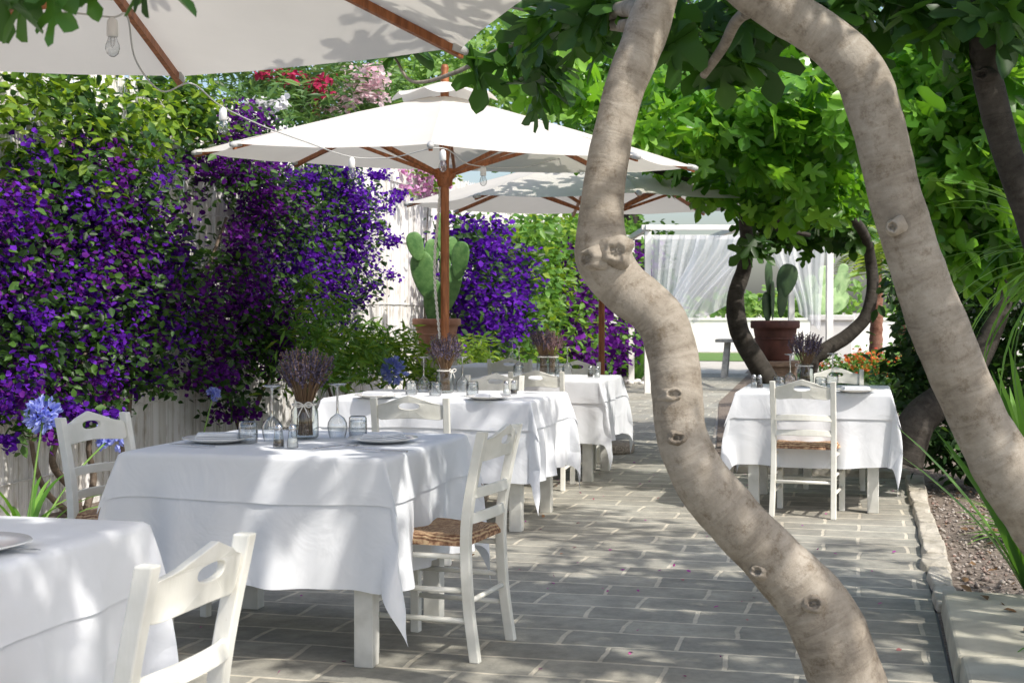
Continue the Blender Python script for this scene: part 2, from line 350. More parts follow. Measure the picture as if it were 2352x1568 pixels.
M['slab'] = simple('pale_stone_slab', (.36, .345, .28), (.53, .51, .42), 5, .8, .5, 18, bd=.015)

# ------------------------------------------------------------------ camera, light
cam = bpy.data.objects.new('camera', bpy.data.cameras.new('camera')); C.objects.link(cam); S.camera = cam
cam.data.lens = 50; cam.data.sensor_width = 36; cam.data.clip_end = 1000; cam.location = CAM
cam.rotation_euler = (pi/2-PIT, 0, YAW)
cam.data.dof.use_dof = True; cam.data.dof.focus_distance = 6.0; cam.data.dof.aperture_fstop = 11
EL = radians(50); to = Vector((.88*cos(EL), -.47*cos(EL), sin(EL))).normalized()
sl = bpy.data.lights.new('sun', 'SUN'); sl.energy = 4.5; sl.angle = radians(.8); sl.color = (1, .95, .87)
so = bpy.data.objects.new('sun', sl); C.objects.link(so); so.rotation_euler = to.to_track_quat('Z', 'Y').to_euler()
w = bpy.data.worlds.new('World'); S.world = w; w.use_nodes = True; nt = w.node_tree
sky = nt.nodes.new('ShaderNodeTexSky'); sky.sky_type = 'NISHITA'; sky.sun_disc = False; sky.sun_elevation = EL; sky.sun_rotation = atan2(to.x, to.y)
sky.air_density = 1.0; sky.dust_density = 3.0
bg = nt.nodes['Background']; bg.inputs[1].default_value = .22; nt.links.new(sky.outputs[0], bg.inputs[0])
S.view_settings.view_transform = 'Standard'; S.view_settings.look = 'None'

# ------------------------------------------------------------------ ground
def sheet(name, poly, z, m):
    b = MB(); b.add([(x, y, z) for x, y in poly], [tuple(range(len(poly)))]); o = b.build(name, m, base=(0, 0, 0), smooth=False); tag(o, kind='structure'); return o
sheet('ground', [(-300, -60), (300, -60), (300, 500), (-300, 500)], -.012, M['sand'])
sheet('planting_bed', [(.3, -3), (9, -3), (9, 34), (-2.6, 34), (-2.0, 20), (-1.2, 11.7), (.3, 11.3)], .0, M['soil'])
sheet('planting_bed_left', [(-9, -3), (-4.55, -3), (-4.45, 27), (-9, 27)], .0, M['soil'])
sheet('paving', [(-4.6, -3), (.29, -3), (.29, 11.25), (-1.25, 11.6), (-2.0, 20), (-2.3, 29), (-4.5, 29)], .004, M['paver'])
sheet('lawn', [(-12, 36), (14, 36), (14, 42.8), (-12, 42.8)], .002, M['lawn'])
b = MB(); v = 6.35
while v < 11.2:
    l = random.uniform(.35, .7); h = random.uniform(.02, .03); x0 = .345+random.uniform(-.012, .012); wd = .065+random.uniform(-.01, .012); nn = 8; vs = []; k0 = random.uniform(0, 99)
    for j in range(nn):
        yy = v+.004+(l-.008)*j/(nn-1); e = 1-.18*(abs(j/(nn-1)*2-1))**6
        for i, xx in enumerate((-1, -.86, -.3, .3, .86, 1)):
            zz = 2*h*(1 if abs(xx) < .9 else .55)*e+.010*noise.noise(Vector((xx*2+k0, yy*7, 0))); vs.append((x0+wd*xx*(1+.18*noise.noise(Vector((k0, yy*6, xx))))*e, yy, zz if abs(xx) < .95 else .0))
    b.add(vs, [(j*6+i, j*6+i+1, j*6+i+7, j*6+i+6) for j in range(nn-1) for i in range(5)]+[tuple(range(6))[::-1], tuple((nn-1)*6+i for i in range(6))]); v += l
for k in range(6):
    b.box((.2-.27*k, 11.35+.02*k, .03), (.12, .07, .03), Matrix.Rotation(random.uniform(-.2, .2), 3, 'Z'), .014)
tag(b.build('kerb', M['stone'], smooth=False, bevel=.008), kind='structure')
b = MB(); v = 2.0
for l, wd in ((1.1, .9), (.95, .8), (1.05, .9), (1.18, .85)):
    b.box((.31+wd/2, v+l/2, .055), (wd/2, l/2-.006, .055), None, .012)
    b.box((.31+wd+.55, v+l/2+.1, .05), (.53, l/2-.006, .05), None, .012); v += l
tag(b.build('stone_step', M['slab'], smooth=False, bevel=.012), kind='structure')
n = 3200; P = np.stack([rng.uniform(.42, 2.2, n), rng.uniform(6.3, 11, n), rng.uniform(.002, .012, n)], 1)
OCT = ([(1, 0, 0), (-1, 0, 0), (0, .8, 0), (0, -.8, 0), (0, 0, .6), (0, 0, -.6)], [(0, 2, 4), (2, 1, 4), (1, 3, 4), (3, 0, 4), (2, 0, 5), (1, 2, 5), (3, 1, 5), (0, 3, 5)])
tag(inst('gravel', *OCT, P, rots(n, nr=.2), rng.uniform(.007, .02, n), M['gravelst']), 'loose gravel stones strewn over the planting bed', 'gravel', kind='stuff')
n = 170; P = np.stack([rng.uniform(-4.3, .25, n), rng.uniform(4.2, 12, n), np.full(n, .008)], 1)
tag(inst('fallen_petals', *BRACT, P, rots(n, (0, 0, 0), 1, (0, 0, 3), .5), rng.uniform(.012, .028, n), M['petal']), 'dry fallen petals scattered over the stone paving', 'petals', kind='stuff')
n = 260; P = np.stack([rng.uniform(.42, 1.9, n), rng.uniform(5.2, 11, n), np.full(n, .018)], 1); P[P[:, 1] < 6.4, 2] = .122
tag(inst('leaf_litter', *LEAF, P, rots(n, (0, 0, 0), 1, (0, 0, 3), .6), rng.uniform(.03, .075, n), M['dryleaf']), 'dry brown leaves lying on the bed and step at right', 'leaf litter', kind='stuff')

# ------------------------------------------------------------------ reed fence
fr = empty('reed_fence', (-5.05, 16, 0), 'whitewashed reed fence behind the purple vines', 'fence')
b = MB(); v = 5.0
while v < 27.5:
    r = random.uniform(.009, .015); x = -5.05+random.uniform(-.008, .008); h = 2.92+random.uniform(-.05, .06); lx = random.uniform(-.015, .015); ly = random.uniform(-.005, .005)
    b.tube([(x, v, 0), (x+lx*.3, v+ly, 1.1), (x+lx, v-ly, 2.1), (x+lx*.5, v+ly, h)], [r, r, r*.97, r*.87], 5, cap=False); v += r*1.55
b.t = []; b.build('reed_panel', M['reed'], fr)
b = MB()
for z in (.25, .62, 1.35, 2.05, 2.7):
    pts = [(-5.03, 5+k*.5, z+random.uniform(-.008, .008)) for k in range(46)]; b.tube(pts, .006, 5)
b.t = []; b.build('binding_cane', M['reed'], fr)

# ------------------------------------------------------------------ dining chair prototype
def copy_tree(o, parent=None):
    c = o.copy(); C.objects.link(c); c.parent = parent
    for ch in list(o.children): copy_tree(ch, c)
    return c
class Proto:
    def __init__(s, root): s.r = root; s.used = False; s.src = None
    def at(s, loc, rz, label, group=None):
        if s.used: o = copy_tree(s.r)
        else: o = s.r; s.used = True
        o.location = loc; o.rotation_euler = (0, 0, rz); tag(o, label, None, group); return o
def chair_proto():
    t = empty('dining_chair', (0, 0, 0), 'x', 'chair'); p = M['paint']
    for sx in (-1, 1):
        b = MB(); b.sweep(cr([(sx*.19, -.235, 0), (sx*.186, -.205, .22), (sx*.184, -.195, .45), (sx*.184, -.213, .62), (sx*.186, -.262, .85)], 4), (.0165, 0, 0), (0, .019, 0)); b.build('rear_leg', p, t, False, .004)
        b = MB(); b.sweep([(sx*.198, .175, 0), (sx*.198, .175, .455)], (.018, 0, 0), (0, .018, 0)); b.build('front_leg', p, t, False, .004)
    b = MB(); n = 48; hw = .17; vs = []
    def yb(x, z): return -.247-.028*(1-(x/hw)**2)-(z-.78)*.22
    for side in (-.009, .009):
        for ring in (0, 1):
            for k in range(n):
                a = 2*pi*k/n; ca, sa = cos(a), sin(a)
                if ring == 0:
                    x = hw*math.copysign(abs(ca)**.35, ca); q = (x/hw)
                    zt = .835+.03*cos(q*pi*1.0)*(1-.3*q*q)+.012*q*q; zb = .728+.018*(1-q*q)
                    f = math.copysign(abs(sa)**.35, sa); z = (zt+zb)/2+f*(zt-zb)/2
                else:
                    x = .052*math.copysign(abs(ca)**.8, ca); z = .808+.017*math.copysign(abs(sa)**.8, sa)
                vs.append((x, yb(x, z)+side, z))
    fs = []
    for k in range(n):
        j = (k+1) % n
        fs += [(k, n+k, n+j, j), (2*n+k, 2*n+j, 3*n+j, 3*n+k), (k, j, 2*n+j, 2*n+k), (n+k, 3*n+k, 3*n+j, n+j)]
    b.add(vs, fs); b.build('top_rail', p, t, False, .003)
    for z in (.62, .525):
        b = MB(); b.sweep([(x, -.205-(z-.5)*.16-.026*(1-(x/.17)**2), z+.006*(1-(x/.17)**2)) for x in np.linspace(-.175, .175, 9)], (0, .007, 0), (0, .003, .019)); b.build('slat', p, t, False, .003)
    b = MB(); n = 22
    def seat(i, j):
        a = i/(n-1)*2-1; c = j/(n-1)*2-1; wd = .205+.012*c; d = max(abs(a), abs(c)); e = max(0, d-.86)/.14
        z = .468-.012*(1-d)-.03*e*e+.006*noise.noise(Vector((a*4, c*4, 1)))
        return (a*wd, c*.195-.005, z)
    b.grid(n, n, seat); o = len(b.v)
    b.grid(n, n, lambda i, j: (seat(i, j)[0], seat(i, j)[1], .425-.006*(1-max(abs(i/(n-1)*2-1), abs(j/(n-1)*2-1)))))
    rim = [(i, 0) for i in range(n)]+[(n-1, j) for j in range(1, n)]+[(i, n-1) for i in range(n-2, -1, -1)]+[(0, j) for j in range(n-2, 0, -1)]
    for k in range(len(rim)):
        a = rim[k]; c = rim[(k+1) % len(rim)]; ia = a[1]*n+a[0]; ic = c[1]*n+c[0]; b.f.append((ia, o+ia, o+ic, ic))
    b.build('seat', M['rush'], t)
    def st(p0, p1, r=.0105):
        b = MB(); b.tube([p0, p1], r, 8); b.t = []; b.build('stretcher', p, t)
    for z in (.2, .31): st((-.195, .175, z), (.195, .175, z))
    for sx in (-1, 1):
        st((sx*.196, .175, .15), (sx*.188, -.21, .15)); st((sx*.196, .175, .26), (sx*.186, -.2, .26)); st((sx*.196, .175, .385), (sx*.185, -.197, .385))
    st((-.186, -.205, .22), (.186, -.205, .22))
    return Proto(t)
CH = chair_proto(); G = 'white rush seated dining chairs'
for u, v, rz, lab in (
    (-1.47, 2.44, 88, 'white ladder-back chair nearest the camera, at the table cut off lower left'),
    (-1.60, 5.22, 84, 'white rush-seat chair seen side on at right end of foreground table'),
    (-2.92, 5.34, -104, 'white chair at the left end of foreground table, against the reed fence'),
    (-2.27, 7.10, 7, 'white chair between the foreground table and the second table, back to camera'),
    (-2.42, 9.02, 183, 'white chair on the far side of the second table of the left row'),
    (-2.30, 10.14, 3, 'white chair with its back to camera before third table of left row'),
    (-2.36, 11.55, 184, 'white chair on the far side of the third table, under far parasol'),
    (-3.10, 12.55, 3, 'white chair with back to camera before the farthest table of left row'),
    (-.36, 9.22, -5, 'white rush-seat chair with back to camera at lone table right of path'),
    (-.22, 10.62, 180, 'white chair on the far side of the lone table right of path')):
    CH.at((u, v, .004), radians(rz), lab, G)

# ------------------------------------------------------------------ tables and cloths
GT = 'square dining tables'; GC = 'white tablecloths'
def table(cx, cy, hw, hd, lab):
    t = empty('dining_table', (cx, cy, .004), lab, 'table', GT)
    MB().box((cx, cy, .745), (hw, hd, .014)).build('tabletop', M['legpaint'], t, False, .003)
    for s in (-1, 1):
        MB().box((cx, cy+s*(hd-.09), .68), (hw-.13, .012, .05)).build('apron', M['legpaint'], t, False, .003)
        MB().box((cx+s*(hw-.09), cy, .68), (.012, hd-.13, .05)).build('apron', M['legpaint'], t, False, .003)
        for q in (-1, 1):
            x = cx+s*(hw-.1); y = cy+q*(hd-.1)
            MB().sweep([(x, y, .004), (x, y, .73)], (.036, 0, 0), (0, .036, 0)).build('leg', M['legpaint'], t, False, .004)
def cloth(name, cx, cy, hw, hd, drop, lift, seed, lab, cat='tablecloth'):
    nd, ntp = 20, 34
    def ax(h): return list(np.linspace(-h-drop, -h, nd, endpoint=False))+list(np.linspace(-h, h, ntp))+list(np.linspace(h, h+drop, nd+1)[1:])
    A = ax(hw); B = ax(hd); r0 = random.Random(seed); ph = [r0.uniform(0, 6) for _ in range(12)]
    skew = {(sx, sy): r0.uniform(-.45, -.1) for sx in (-1, 1) for sy in (-1, 1)}
    def rip(t, q, r):
        e = min(1, r/.2); return e*(.020*sin(t*7+ph[q])+.015*sin(t*16+ph[q+4]+r*3)+.008*sin(t*31+ph[q+8]))*(r/.3)+.006*r+.010*e
    def fn(i, j):
        a, c = A[i], B[j]; x = max(-hw, min(hw, a)); y = max(-hd, min(hd, c)); dx, dy = a-x, c-y; z = .761+lift
        if dx == 0 and dy == 0: return (cx+x, cy+y, z+.0015*noise.noise(Vector((x*5, y*5, seed))))
        r = hypot(dx, dy); sx = 1 if dx >= 0 else -1; sy = 1 if dy >= 0 else -1; o = lift*min(1, r/.012)+.004
        rz = r*.995-.002+.005*sin((a+c)*6+ph[0])*min(1, r/.2)
        if dy == 0: return (cx+x+sx*(o+rip(y, 0 if sx > 0 else 1, r)), cy+y+.02*r*sin(y*9+ph[1]), z-rz)
        if dx == 0: return (cx+x+.02*r*sin(x*9+ph[3]), cy+y+sy*(o+rip(x, 2 if sy > 0 else 3, r)), z-rz)
        th = atan2(abs(dy), abs(dx)); tri = sin(2*th)**.95; d = pi/4+skew[(sx, sy)]*min(1, r/.25)+.3*sin(r*8+ph[5])*min(1, r/.3)
        kx = rip(y, 0 if sx > 0 else 1, r)*cos(th)**2; ky = rip(x, 2 if sy > 0 else 3, r)*sin(th)**2
        K = .33; h = K*r*tri*(1-.5*min(1, r/.65)); wv = .05*r*sin(th*4)*sin(r*10+ph[6])
        return (cx+x+sx*(o*cos(th)+kx+h*cos(d)+wv*sin(d)), cy+y+sy*(o*sin(th)+ky+h*sin(d)-wv*cos(d)), z-r*(.995-.03*tri)+.002)
    b = MB(); b.grid(len(A), len(B), fn)
    tag(b.build(name, M['cloth'], base=(cx, cy, .76)), lab, cat, GC)
TB = {}
for key, cx, cy, hw, hd, nm in (
    ('T0', -2.25, 2.72, .5, .49, 'near table cut off at lower left'),
    ('T1', -2.17, 5.285, .51, .515, 'foreground table by the reed fence'),
    ('T2', -2.51, 8.45, .63, .5, 'second table of the left row'),
    ('T3', -2.44, 10.87, .51, .47, 'third table of the left row'),
    ('T4', -3.3, 13.15, .46, .45, 'farthest table of the left row'),
    ('TR', -.33, 9.72, .475, .49, 'lone table right of the path')):
    TB[key] = (cx, cy, hw, hd); sd = len(TB)*3
    table(cx, cy, hw, hd, 'wooden table, '+nm)
    cloth('tablecloth', cx, cy, hw, hd, .47, .002, sd, 'long white under cloth on the '+nm)
    cloth('top_cloth', cx, cy, hw, hd, .17, .010, sd, 'short white top cloth on the '+nm, 'top cloth')

# ------------------------------------------------------------------ tableware
ZT = .775
def pos(key, px, py):
    p = GR(px, py, ZT); cx, cy, hw, hd = TB[key]
    return Vector((max(cx-hw+.06, min(cx+hw-.06, p.x)), max(cy-hd+.06, min(cy+hd-.06, p.y)), ZT))
def proto_wine():
    t = empty('wine_glass', (0, 0, 0), 'x', 'wine glass')
    MB().lathe([(.032, 0), (.037, .02), (.041, .042), (.039, .062), (.028, .082), (.012, .094), (.005, .099)], 24).build('bowl', M['glass'], t)
    MB().lathe([(.0065, .099), (.005, .115), (.005, .200), (.008, .212)], 12).build('stem', M['footglass'], t)
    MB().lathe([(.008, .212), (.034, .217), (.039, .220), (.0385, .223), (0, .2225)], 24).build('foot', M['footglass'], t); return Proto(t)
def proto_tumbler():
    b = MB().lathe([(0, .085), (.030, .086), (.036, .080), (.0375, .06), (.0385, .03), (.036, .0), (.034, .002), (.0355, .03), (.0345, .068), (.0, .072)], 24)
    o = b.build('tumbler', M['glass'], base=(0, 0, 0)); tag(o, 'x', 'tumbler'); return Proto(o)
def proto_shaker(pep):
    t = empty('pepper_shaker' if pep else 'salt_shaker', (0, 0, 0), 'x', 'pepper shaker' if pep else 'salt shaker')
    MB().lathe([(0, 0.001), (.021, .001), (.022, .006), (.019, .03), (.016, .055), (.014, .066)], 16).build('body', M['glass'], t)
    MB().lathe([(.0005, .003), (.0195, .004), (.0175, .03 if pep else .036), (.0005, .031 if pep else .037)], 16).build('contents', M['pepper'] if pep else M['salt'], t)
    MB().lathe([(.0145, .064), (.0155, .066), (.0155, .078), (.010, .088), (.0, .090)], 16).build('cap', M['steel'], t); return Proto(t)
def proto_jar():
    t = empty('glass_jar', (0, 0, 0), 'x', 'jar')
    MB().lathe([(0, .002), (.05, .002), (.056, .01), (.057, .06), (.055, .11), (.046, .128), (.044, .15), (.046, .152), (.043, .153)], 28).build('body', M['jarglass'], t)
    b = MB(); ring = [(.049*cos(a), .049*sin(a), .138) for a in np.linspace(0, 2*pi, 25)]; b.tube(ring, .0045, 6)
    for s in (-1, 1):
        b.tube(cr([(0, -.05, .138), (s*.02, -.06, .15), (s*.035, -.062, .142), (s*.022, -.058, .130), (0, -.05, .138)], 5), .003, 5); b.tube(cr([(0, -.052, .137), (s*.012, -.06, .115), (s*.022, -.062, .09)], 4), .0028, 5)
    b.t = []; b.build('ribbon', M['rope'], t); return Proto(t)
def proto_lav(mat, ns, hgt):
    t = empty('lavender_bunch', (0, 0, 0), 'x', 'lavender'); st = MB(); P = []; H = []; Sc = []
    for k in range(ns):
        a = random.uniform(0, 2*pi); r = math.sqrt(random.random()); base = Vector((.034*r*cos(a+.6), .034*r*sin(a+.6), .012)); neck = Vector((.032*r*cos(a), .032*r*sin(a), .145))
        top = Vector((cos(a)*r*.12, sin(a)*r*.12, hgt*(1-.12*r*r)*random.uniform(.82, 1.04))); pts = cr([base, neck, (neck+top)/2+Vector((0, 0, .01)), top], 2); st.tube(pts, .0014, 4)
        d = np.array((top-neck).normalized()); L = random.uniform(.06, .10)
        for q in range(18):
            f = q/18; P.append(np.array(top)-d*L*(1-f)+rng.normal(size=3)*.002); H.append(d+rng.normal(size=3)*.8); Sc.append(.013*(1-.35*f))
    st.t = []; st.build('stems', M['stemdry'], t)
    H = unit(np.array(H)); z = unit(np.cross(H, rng.normal(size=H.shape))); R = np.stack([np.cross(H, z), H, z], 2)
    inst('flower_spikes', *BRACT, np.array(P), R, np.array(Sc), mat, t); return Proto(t)
def proto_plate():
    o = MB().lathe([(0, .006), (.085, .006), (.105, .012), (.138, .019), (.140, .017), (.105, .007), (.085, .001), (0, .001)], 40).build('plate', M['ceramic'], base=(0, 0, 0)); tag(o, 'x', 'plate'); return Proto(o)
def proto_napkin():
    b = MB()
    for k in range(4): b.box((0, 0, .012+.0065*k), (.085-.002*k, .055-.003*k, .0028), Matrix.Rotation(.03*k, 3, 'Z'), .002)
    o = b.build('napkin', M['cloth'], base=(0, 0, 0), smooth=False, bevel=.002); tag(o, 'x', 'napkin'); return Proto(o)
def proto_knife():
    t = empty('knife', (0, 0, 0), 'x', 'knife')
    b = MB(); b.sweep([(0, -.11, .004), (0, -.05, .005), (0, 0, .004)], (.006, 0, 0), (0, 0, .003)); b.build('handle', M['steel'], t, False, .001)
    vs = [(-.005, 0, .004), (.006, 0, .004), (.009, .06, .004), (.003, .115, .004), (-.005, .1, .004)]; b = MB(); b.add(vs+[(x, y, .0055) for x, y, z in vs], [(4, 3, 2, 1, 0), (5, 6, 7, 8, 9)]+[(k, (k+1) % 5, 5+(k+1) % 5, 5+k) for k in range(5)]); b.build('blade', M['steel'], t, False); return Proto(t)
def proto_fork():
    t = empty('fork', (0, 0, 0), 'x', 'fork')
    b = MB(); b.sweep([(0, -.11, .003), (0, -.06, .006), (0, .02, .009), (0, .04, .006)], (.005, 0, 0), (0, 0, .0015)); b.build('handle', M['steel'], t, False, .001)
    b = MB(); b.box((0, .048, .005), (.012, .01, .0012))
    for x in (-.0105, -.0035, .0035, .0105): b.sweep([(x, .056, .005), (x, .08, .002), (x, .1, .006)], (.0016, 0, 0), (0, 0, .001))
    b.build('tines', M['steel'], t, False); return Proto(t)
pw, ptu, pp, ps, pj, ppl, pn, pk, pf = proto_wine(), proto_tumbler(), proto_shaker(True), proto_shaker(False), proto_jar(), proto_plate(), proto_napkin(), proto_knife(), proto_fork()
pl_big = proto_lav(M['lav'], 110, .37); pl_pink = proto_lav(M['lavpink'], 60, .34)
NM = {'T0': 'the cut off near table', 'T1': 'the foreground table', 'T2': 'the second table', 'T3': 'the third table', 'T4': 'the farthest table', 'TR': 'the lone right table'}
GW, GTU, GS, GJ, GL, GP, GN, GK = 'wine glasses standing upside down', 'upturned tumblers', 'salt and pepper shakers', 'glass jars of lavender', 'lavender bunches', 'white dinner plates', 'folded napkins', 'cutlery'
def put(pr, key, px, py, lab, grp, rz=0, z=0):
    p = pos(key, px, py); pr.at((p.x, p.y, p.z+z), rz, lab, grp); return p
def jar(key, px, py, lb, extra, rz, side=''):
    put(pj, key, px, py, 'glass jar with white ribbon %son %s' % (side, NM[key]), GJ, rz); put(lb, key, px, py, extra, GL, rz*1.7, .001)
jar('T1', 700, 1006, pl_big, 'large dried lavender bunch in the ribboned jar on the foreground table', .3)
jar('T2', 1022, 901, pl_big, 'lavender bunch in the jar on the second table', 1.2)
jar('T3', 1250, 858, pl_big, 'dark lavender bunch in the left jar on the third table', 2.2, 'at left ')
jar('T3', 1300, 852, pl_pink, 'pinkish dried bunch in the right jar on the third table', 3, 'at right ')
jar('TR', 1850, 886, pl_big, 'lavender bunch in the jar on the lone right table', 4)
for key, px, py, d in (('T1', 625, 1012, 'left of the lavender jar'), ('T1', 775, 1005, 'right of the lavender jar'), ('T2', 973, 899, 'left of the lavender jar'), ('T2', 1062, 899, 'right of the lavender jar'),
    ('T3', 1212, 854, 'left of both jars'), ('T3', 1335, 852, 'right of both jars'), ('T4', 1183, 832, 'standing alone'), ('TR', 1815, 888, 'left of the lavender jar'), ('TR', 1912, 886, 'right of the lavender jar')):
    put(pw, key, px, py, 'upside down wine glass %s on %s' % (d, NM[key]), GW)
for key, px, py, d in (('T1', 570, 1016, 'left tumbler'), ('T1', 822, 1003, 'right tumbler'), ('T2', 945, 905, 'leftmost tumbler'), ('T2', 1000, 908, 'tumbler just left of the jar'), ('T2', 1085, 908, 'right tumbler'),
    ('T3', 1190, 862, 'left tumbler'), ('T3', 1285, 868, 'right tumbler'), ('TR', 1790, 894, 'left tumbler'), ('TR', 1885, 896, 'right tumbler')):
    put(ptu, key, px, py, 'upturned %s on %s' % (d, NM[key]) if d.startswith('tumbler') else 'upturned glass, %s on %s' % (d, NM[key]), GTU)
for key, px, py, qx, qy in (('T1', 640, 1027, 672, 1028), ('T2', 1180, 905, 1163, 907), ('T3', 1356, 866, 1372, 867), ('TR', 1745, 891, 1732, 890)):
    put(pp, key, px, py, 'small glass shaker of black pepper on %s' % NM[key], GS); put(ps, key, qx, qy, 'small glass shaker of white salt on %s' % NM[key], GS)
for key, px, py, d, rz in (('T1', 500, 1014, 'left', .3), ('T1', 880, 1014, 'right', 1.3), ('T2', 860, 914, 'left', 0), ('T2', 1120, 916, 'right', 1.4), ('TR', 1965, 902, 'right', .2), ('T0', -80, 1262, 'only', 0)):
    p = put(ppl, key, px, py, 'white plate, %s one on %s' % (d, NM[key]), GP)
    if key != 'T0': pn.at((p.x, p.y, p.z), rz, 'folded white napkin on the %s plate of %s' % (d, NM[key]), GN)
put(pk, 'T1', 440, 1024, 'steel knife by the left plate of the foreground table', GK, 1.35); put(pf, 'T1', 775, 1028, 'steel fork left of the right plate on the foreground table', GK, -.6)
put(pk, 'T1', 875, 1036, 'steel knife before the right plate of the foreground table', GK, 1.4); put(pk, 'T0', -20, 1264, 'steel knife lying on the cut off near table', GK, -1.45)

# ------------------------------------------------------------------ parasols
def parasol(u, v, rim, R, rot, lab, base=True, rope=False, rise=.47, tf=0., tr=0.):
    t = empty('parasol', (u, v, .004), lab, 'parasol', 'white canvas parasols'); o = Vector((u, v, 0)); ap = rim+rise*R/1.69
    fw_ = Vector((-SN, CS, 0)); rt_ = Vector((CS, SN, 0))
    def rp(i, s):
        a = rot+i*pi/4; d = Vector((R*s*cos(a), R*s*sin(a), 0)); h = rim+(ap-rim)*(1-s)+.012*sin(pi*s)+tf*d.dot(fw_)+tr*d.dot(rt_); return Vector((u+d.x, v+d.y, h))
    b = MB()
    for i in range(8):
        def fn(p, q, i=i):
            s = .07+.93*q/10; tt = p/10; a = rp(i, s); c = rp(i+1, s); w_ = sin(pi*tt); x = a.lerp(c, tt); return Vector((o.x+(x.x-o.x)*(1-.03*w_*s), o.y+(x.y-o.y)*(1-.03*w_*s), x.z-.03*w_*s*(1-.3*s)+.006*noise.noise(Vector((x.x*3, x.y*3, i)))))
        b.grid(11, 11, fn)
    b.build('canopy', M['canopy'], t, True)
    b = MB(); n = 64
    def vf(p, q):
        a = rot+2*pi*p/n; s = q/6; lob = abs(cos(4*(a-rot))); r = s*.36*(.9+.1*lob); return (u+r*cos(a), v+r*sin(a), ap+.085-.13*s**1.2+(.045*(1-lob)*s**3))
    b.grid(n+1, 7, vf); b.build('vent', M['canopy'], t)
    b = MB(); b.lathe([(.0, ap+.2), (.02, ap+.195), (.028, ap+.17), (.022, ap+.14), (.03, ap+.125), (.03, ap+.06)], 16, (u, v, 0)); b.build('finial', M['teak'], t)
    hz = rim-.12; b = MB(); b.lathe([(.029, .02), (.029, ap+.07)], 18, (u, v, 0)); b.build('pole', M['teak'], t)
    MB().lathe([(.03, hz-.07), (.05, hz-.06), (.055, hz-.02), (.075, hz), (.075, hz+.05), (.03, hz+.06)], 16, (u, v, 0)).build('hub', M['teak'], t)
    for i in range(8):
        a = rot+i*pi/4; side = Vector((-sin(a), cos(a), 0)); dn = Vector((0, 0, 1)); pts = [rp(i, s)-dn*.024 for s in np.linspace(.03, 1.0, 10)]
        rb = MB().sweep(pts, side*.011, dn*.016).build('rib', M['teak'], t, False)
        e = rp(i, 1.0); dr = (rp(i, 1.0)-rp(i, .9)).normalized()
        MB().tube([e-dr*.05-dn*.014, e+dr*.0-dn*.01, e+dr*.025-dn*.006], [.021, .021, .012], 10).build('end_cap', M['capgrey'], rb)
        MB().sweep([Vector((u+.06*cos(a), v+.06*sin(a), hz+.02)), rp(i, .52)-dn*.046], side*.010, dn*.013).build('strut', M['teak'], t, False)
    if base:
        MB().lathe([(.0, 0), (.29, 0), (.30, .02), (.30, .07), (.28, .09), (.05, .092)], 36, (u, v, .004)).build('base', M['concrete'], t)
        MB().lathe([(.042, .08), (.042, .38), (.031, .385)], 16, (u, v, 0)).build('sleeve', M['capgrey'], t)
    if rope:
        b = MB(); cd = Vector((-CS, -SN, 0))
        for k in (0, 1):
            pts = [Vector((u, v, 0))+cd*(.05+.02*sin(z*5))+Vector((.006*sin(z*90+pi*k), .006*cos(z*90+pi*k), z)) for z in np.linspace(.7, 2.12, 160)]; b.tube(pts, .0055, 5)
        b.t = []; b.build('rope', M['rope'], t)
    return t
q = W(1022, 710, 9.65); parasol(q.x, q.y, 2.315, 1.69, radians(14), 'open white parasol over the second table, its teak pole before the cactus pot', True, True, .44, .055, -.03)
q = W(1382, 710, 12.9); parasol(q.x, q.y, 2.25, 1.76, radians(20), 'farther white parasol, over the third table, partly behind the pale trunk', True, False, .46, .02)
q = W(-48, 710, 4.1); parasol(q.x, q.y, 2.25, 1.74, radians(8), 'nearest parasol seen from below, cut off by top left of the picture', True)

# ------------------------------------------------------------------ string of bulbs
cp = [W(*a) for a in ((-60, 60, 4.4), (120, 30, 4.5), (255, 40, 4.6), (292, 38, 4.7), (312, 140, 5.1), (372, 210, 5.6), (440, 192, 5.85), (505, 242, 6.6), (600, 288, 7.2), (700, 325, 7.7), (805, 360, 8.1), (900, 362, 8.1), (1015, 340, 7.98), (1080, 378, 8.6), (1200, 385, 10), (1335, 362, 11), (1428, 440, 11.3), (1520, 425, 12))]
b = MB(); b.tube(cr(cp, 7), .0035, 5); b.t = []
tag(b.build('light_cable', M['wire']), 'thin pale cable of the bulb string looped between the parasols', 'cable')
t = empty('festoon_bulb', (0, 0, 0), 'x', 'light bulb')
MB().lathe([(.0, .0), (.008, -.002), (.017, -.012), (.0185, -.03), (.019, -.06), (.0165, -.063), (.0, -.063)], 16).build('socket', M['socket'], t)
MB().lathe([(.013, -.06), (.015, -.07), (.022, -.088), (.0235, -.102), (.018, -.118), (.008, -.126), (.0, -.127)], 16).build('glass', M['glass'], t)
b = MB(); b.tube([(-.006, 0, -.065), (-.005, 0, -.09), (.0, .0, -.097), (.005, 0, -.09), (.006, 0, -.065)], .0012, 5); b.t = []; b.build('filament', M['steel'], t)
BP = Proto(t)
for a, lab in (((258, 40, 4.6), 'clear bulb in white socket hanging under the nearest parasol, top left'), ((512, 246, 6.65), 'clear bulb hanging before the vines between near and middle parasol'), ((808, 361, 8.1), 'clear bulb hanging from cable under left half of middle parasol'),
    ((1017, 343, 7.97), 'clear bulb hanging at the front tip of the middle parasol'), ((1110, 381, 9), 'clear bulb hanging just right of the middle parasol pole'), ((1335, 364, 11), 'clear bulb hanging at the left edge of the pale trunk'), ((1428, 442, 11.3), 'clear bulb hanging at the right edge of the pale trunk')):
    BP.at(W(*a), random.random(), lab, 'bulbs on the string')

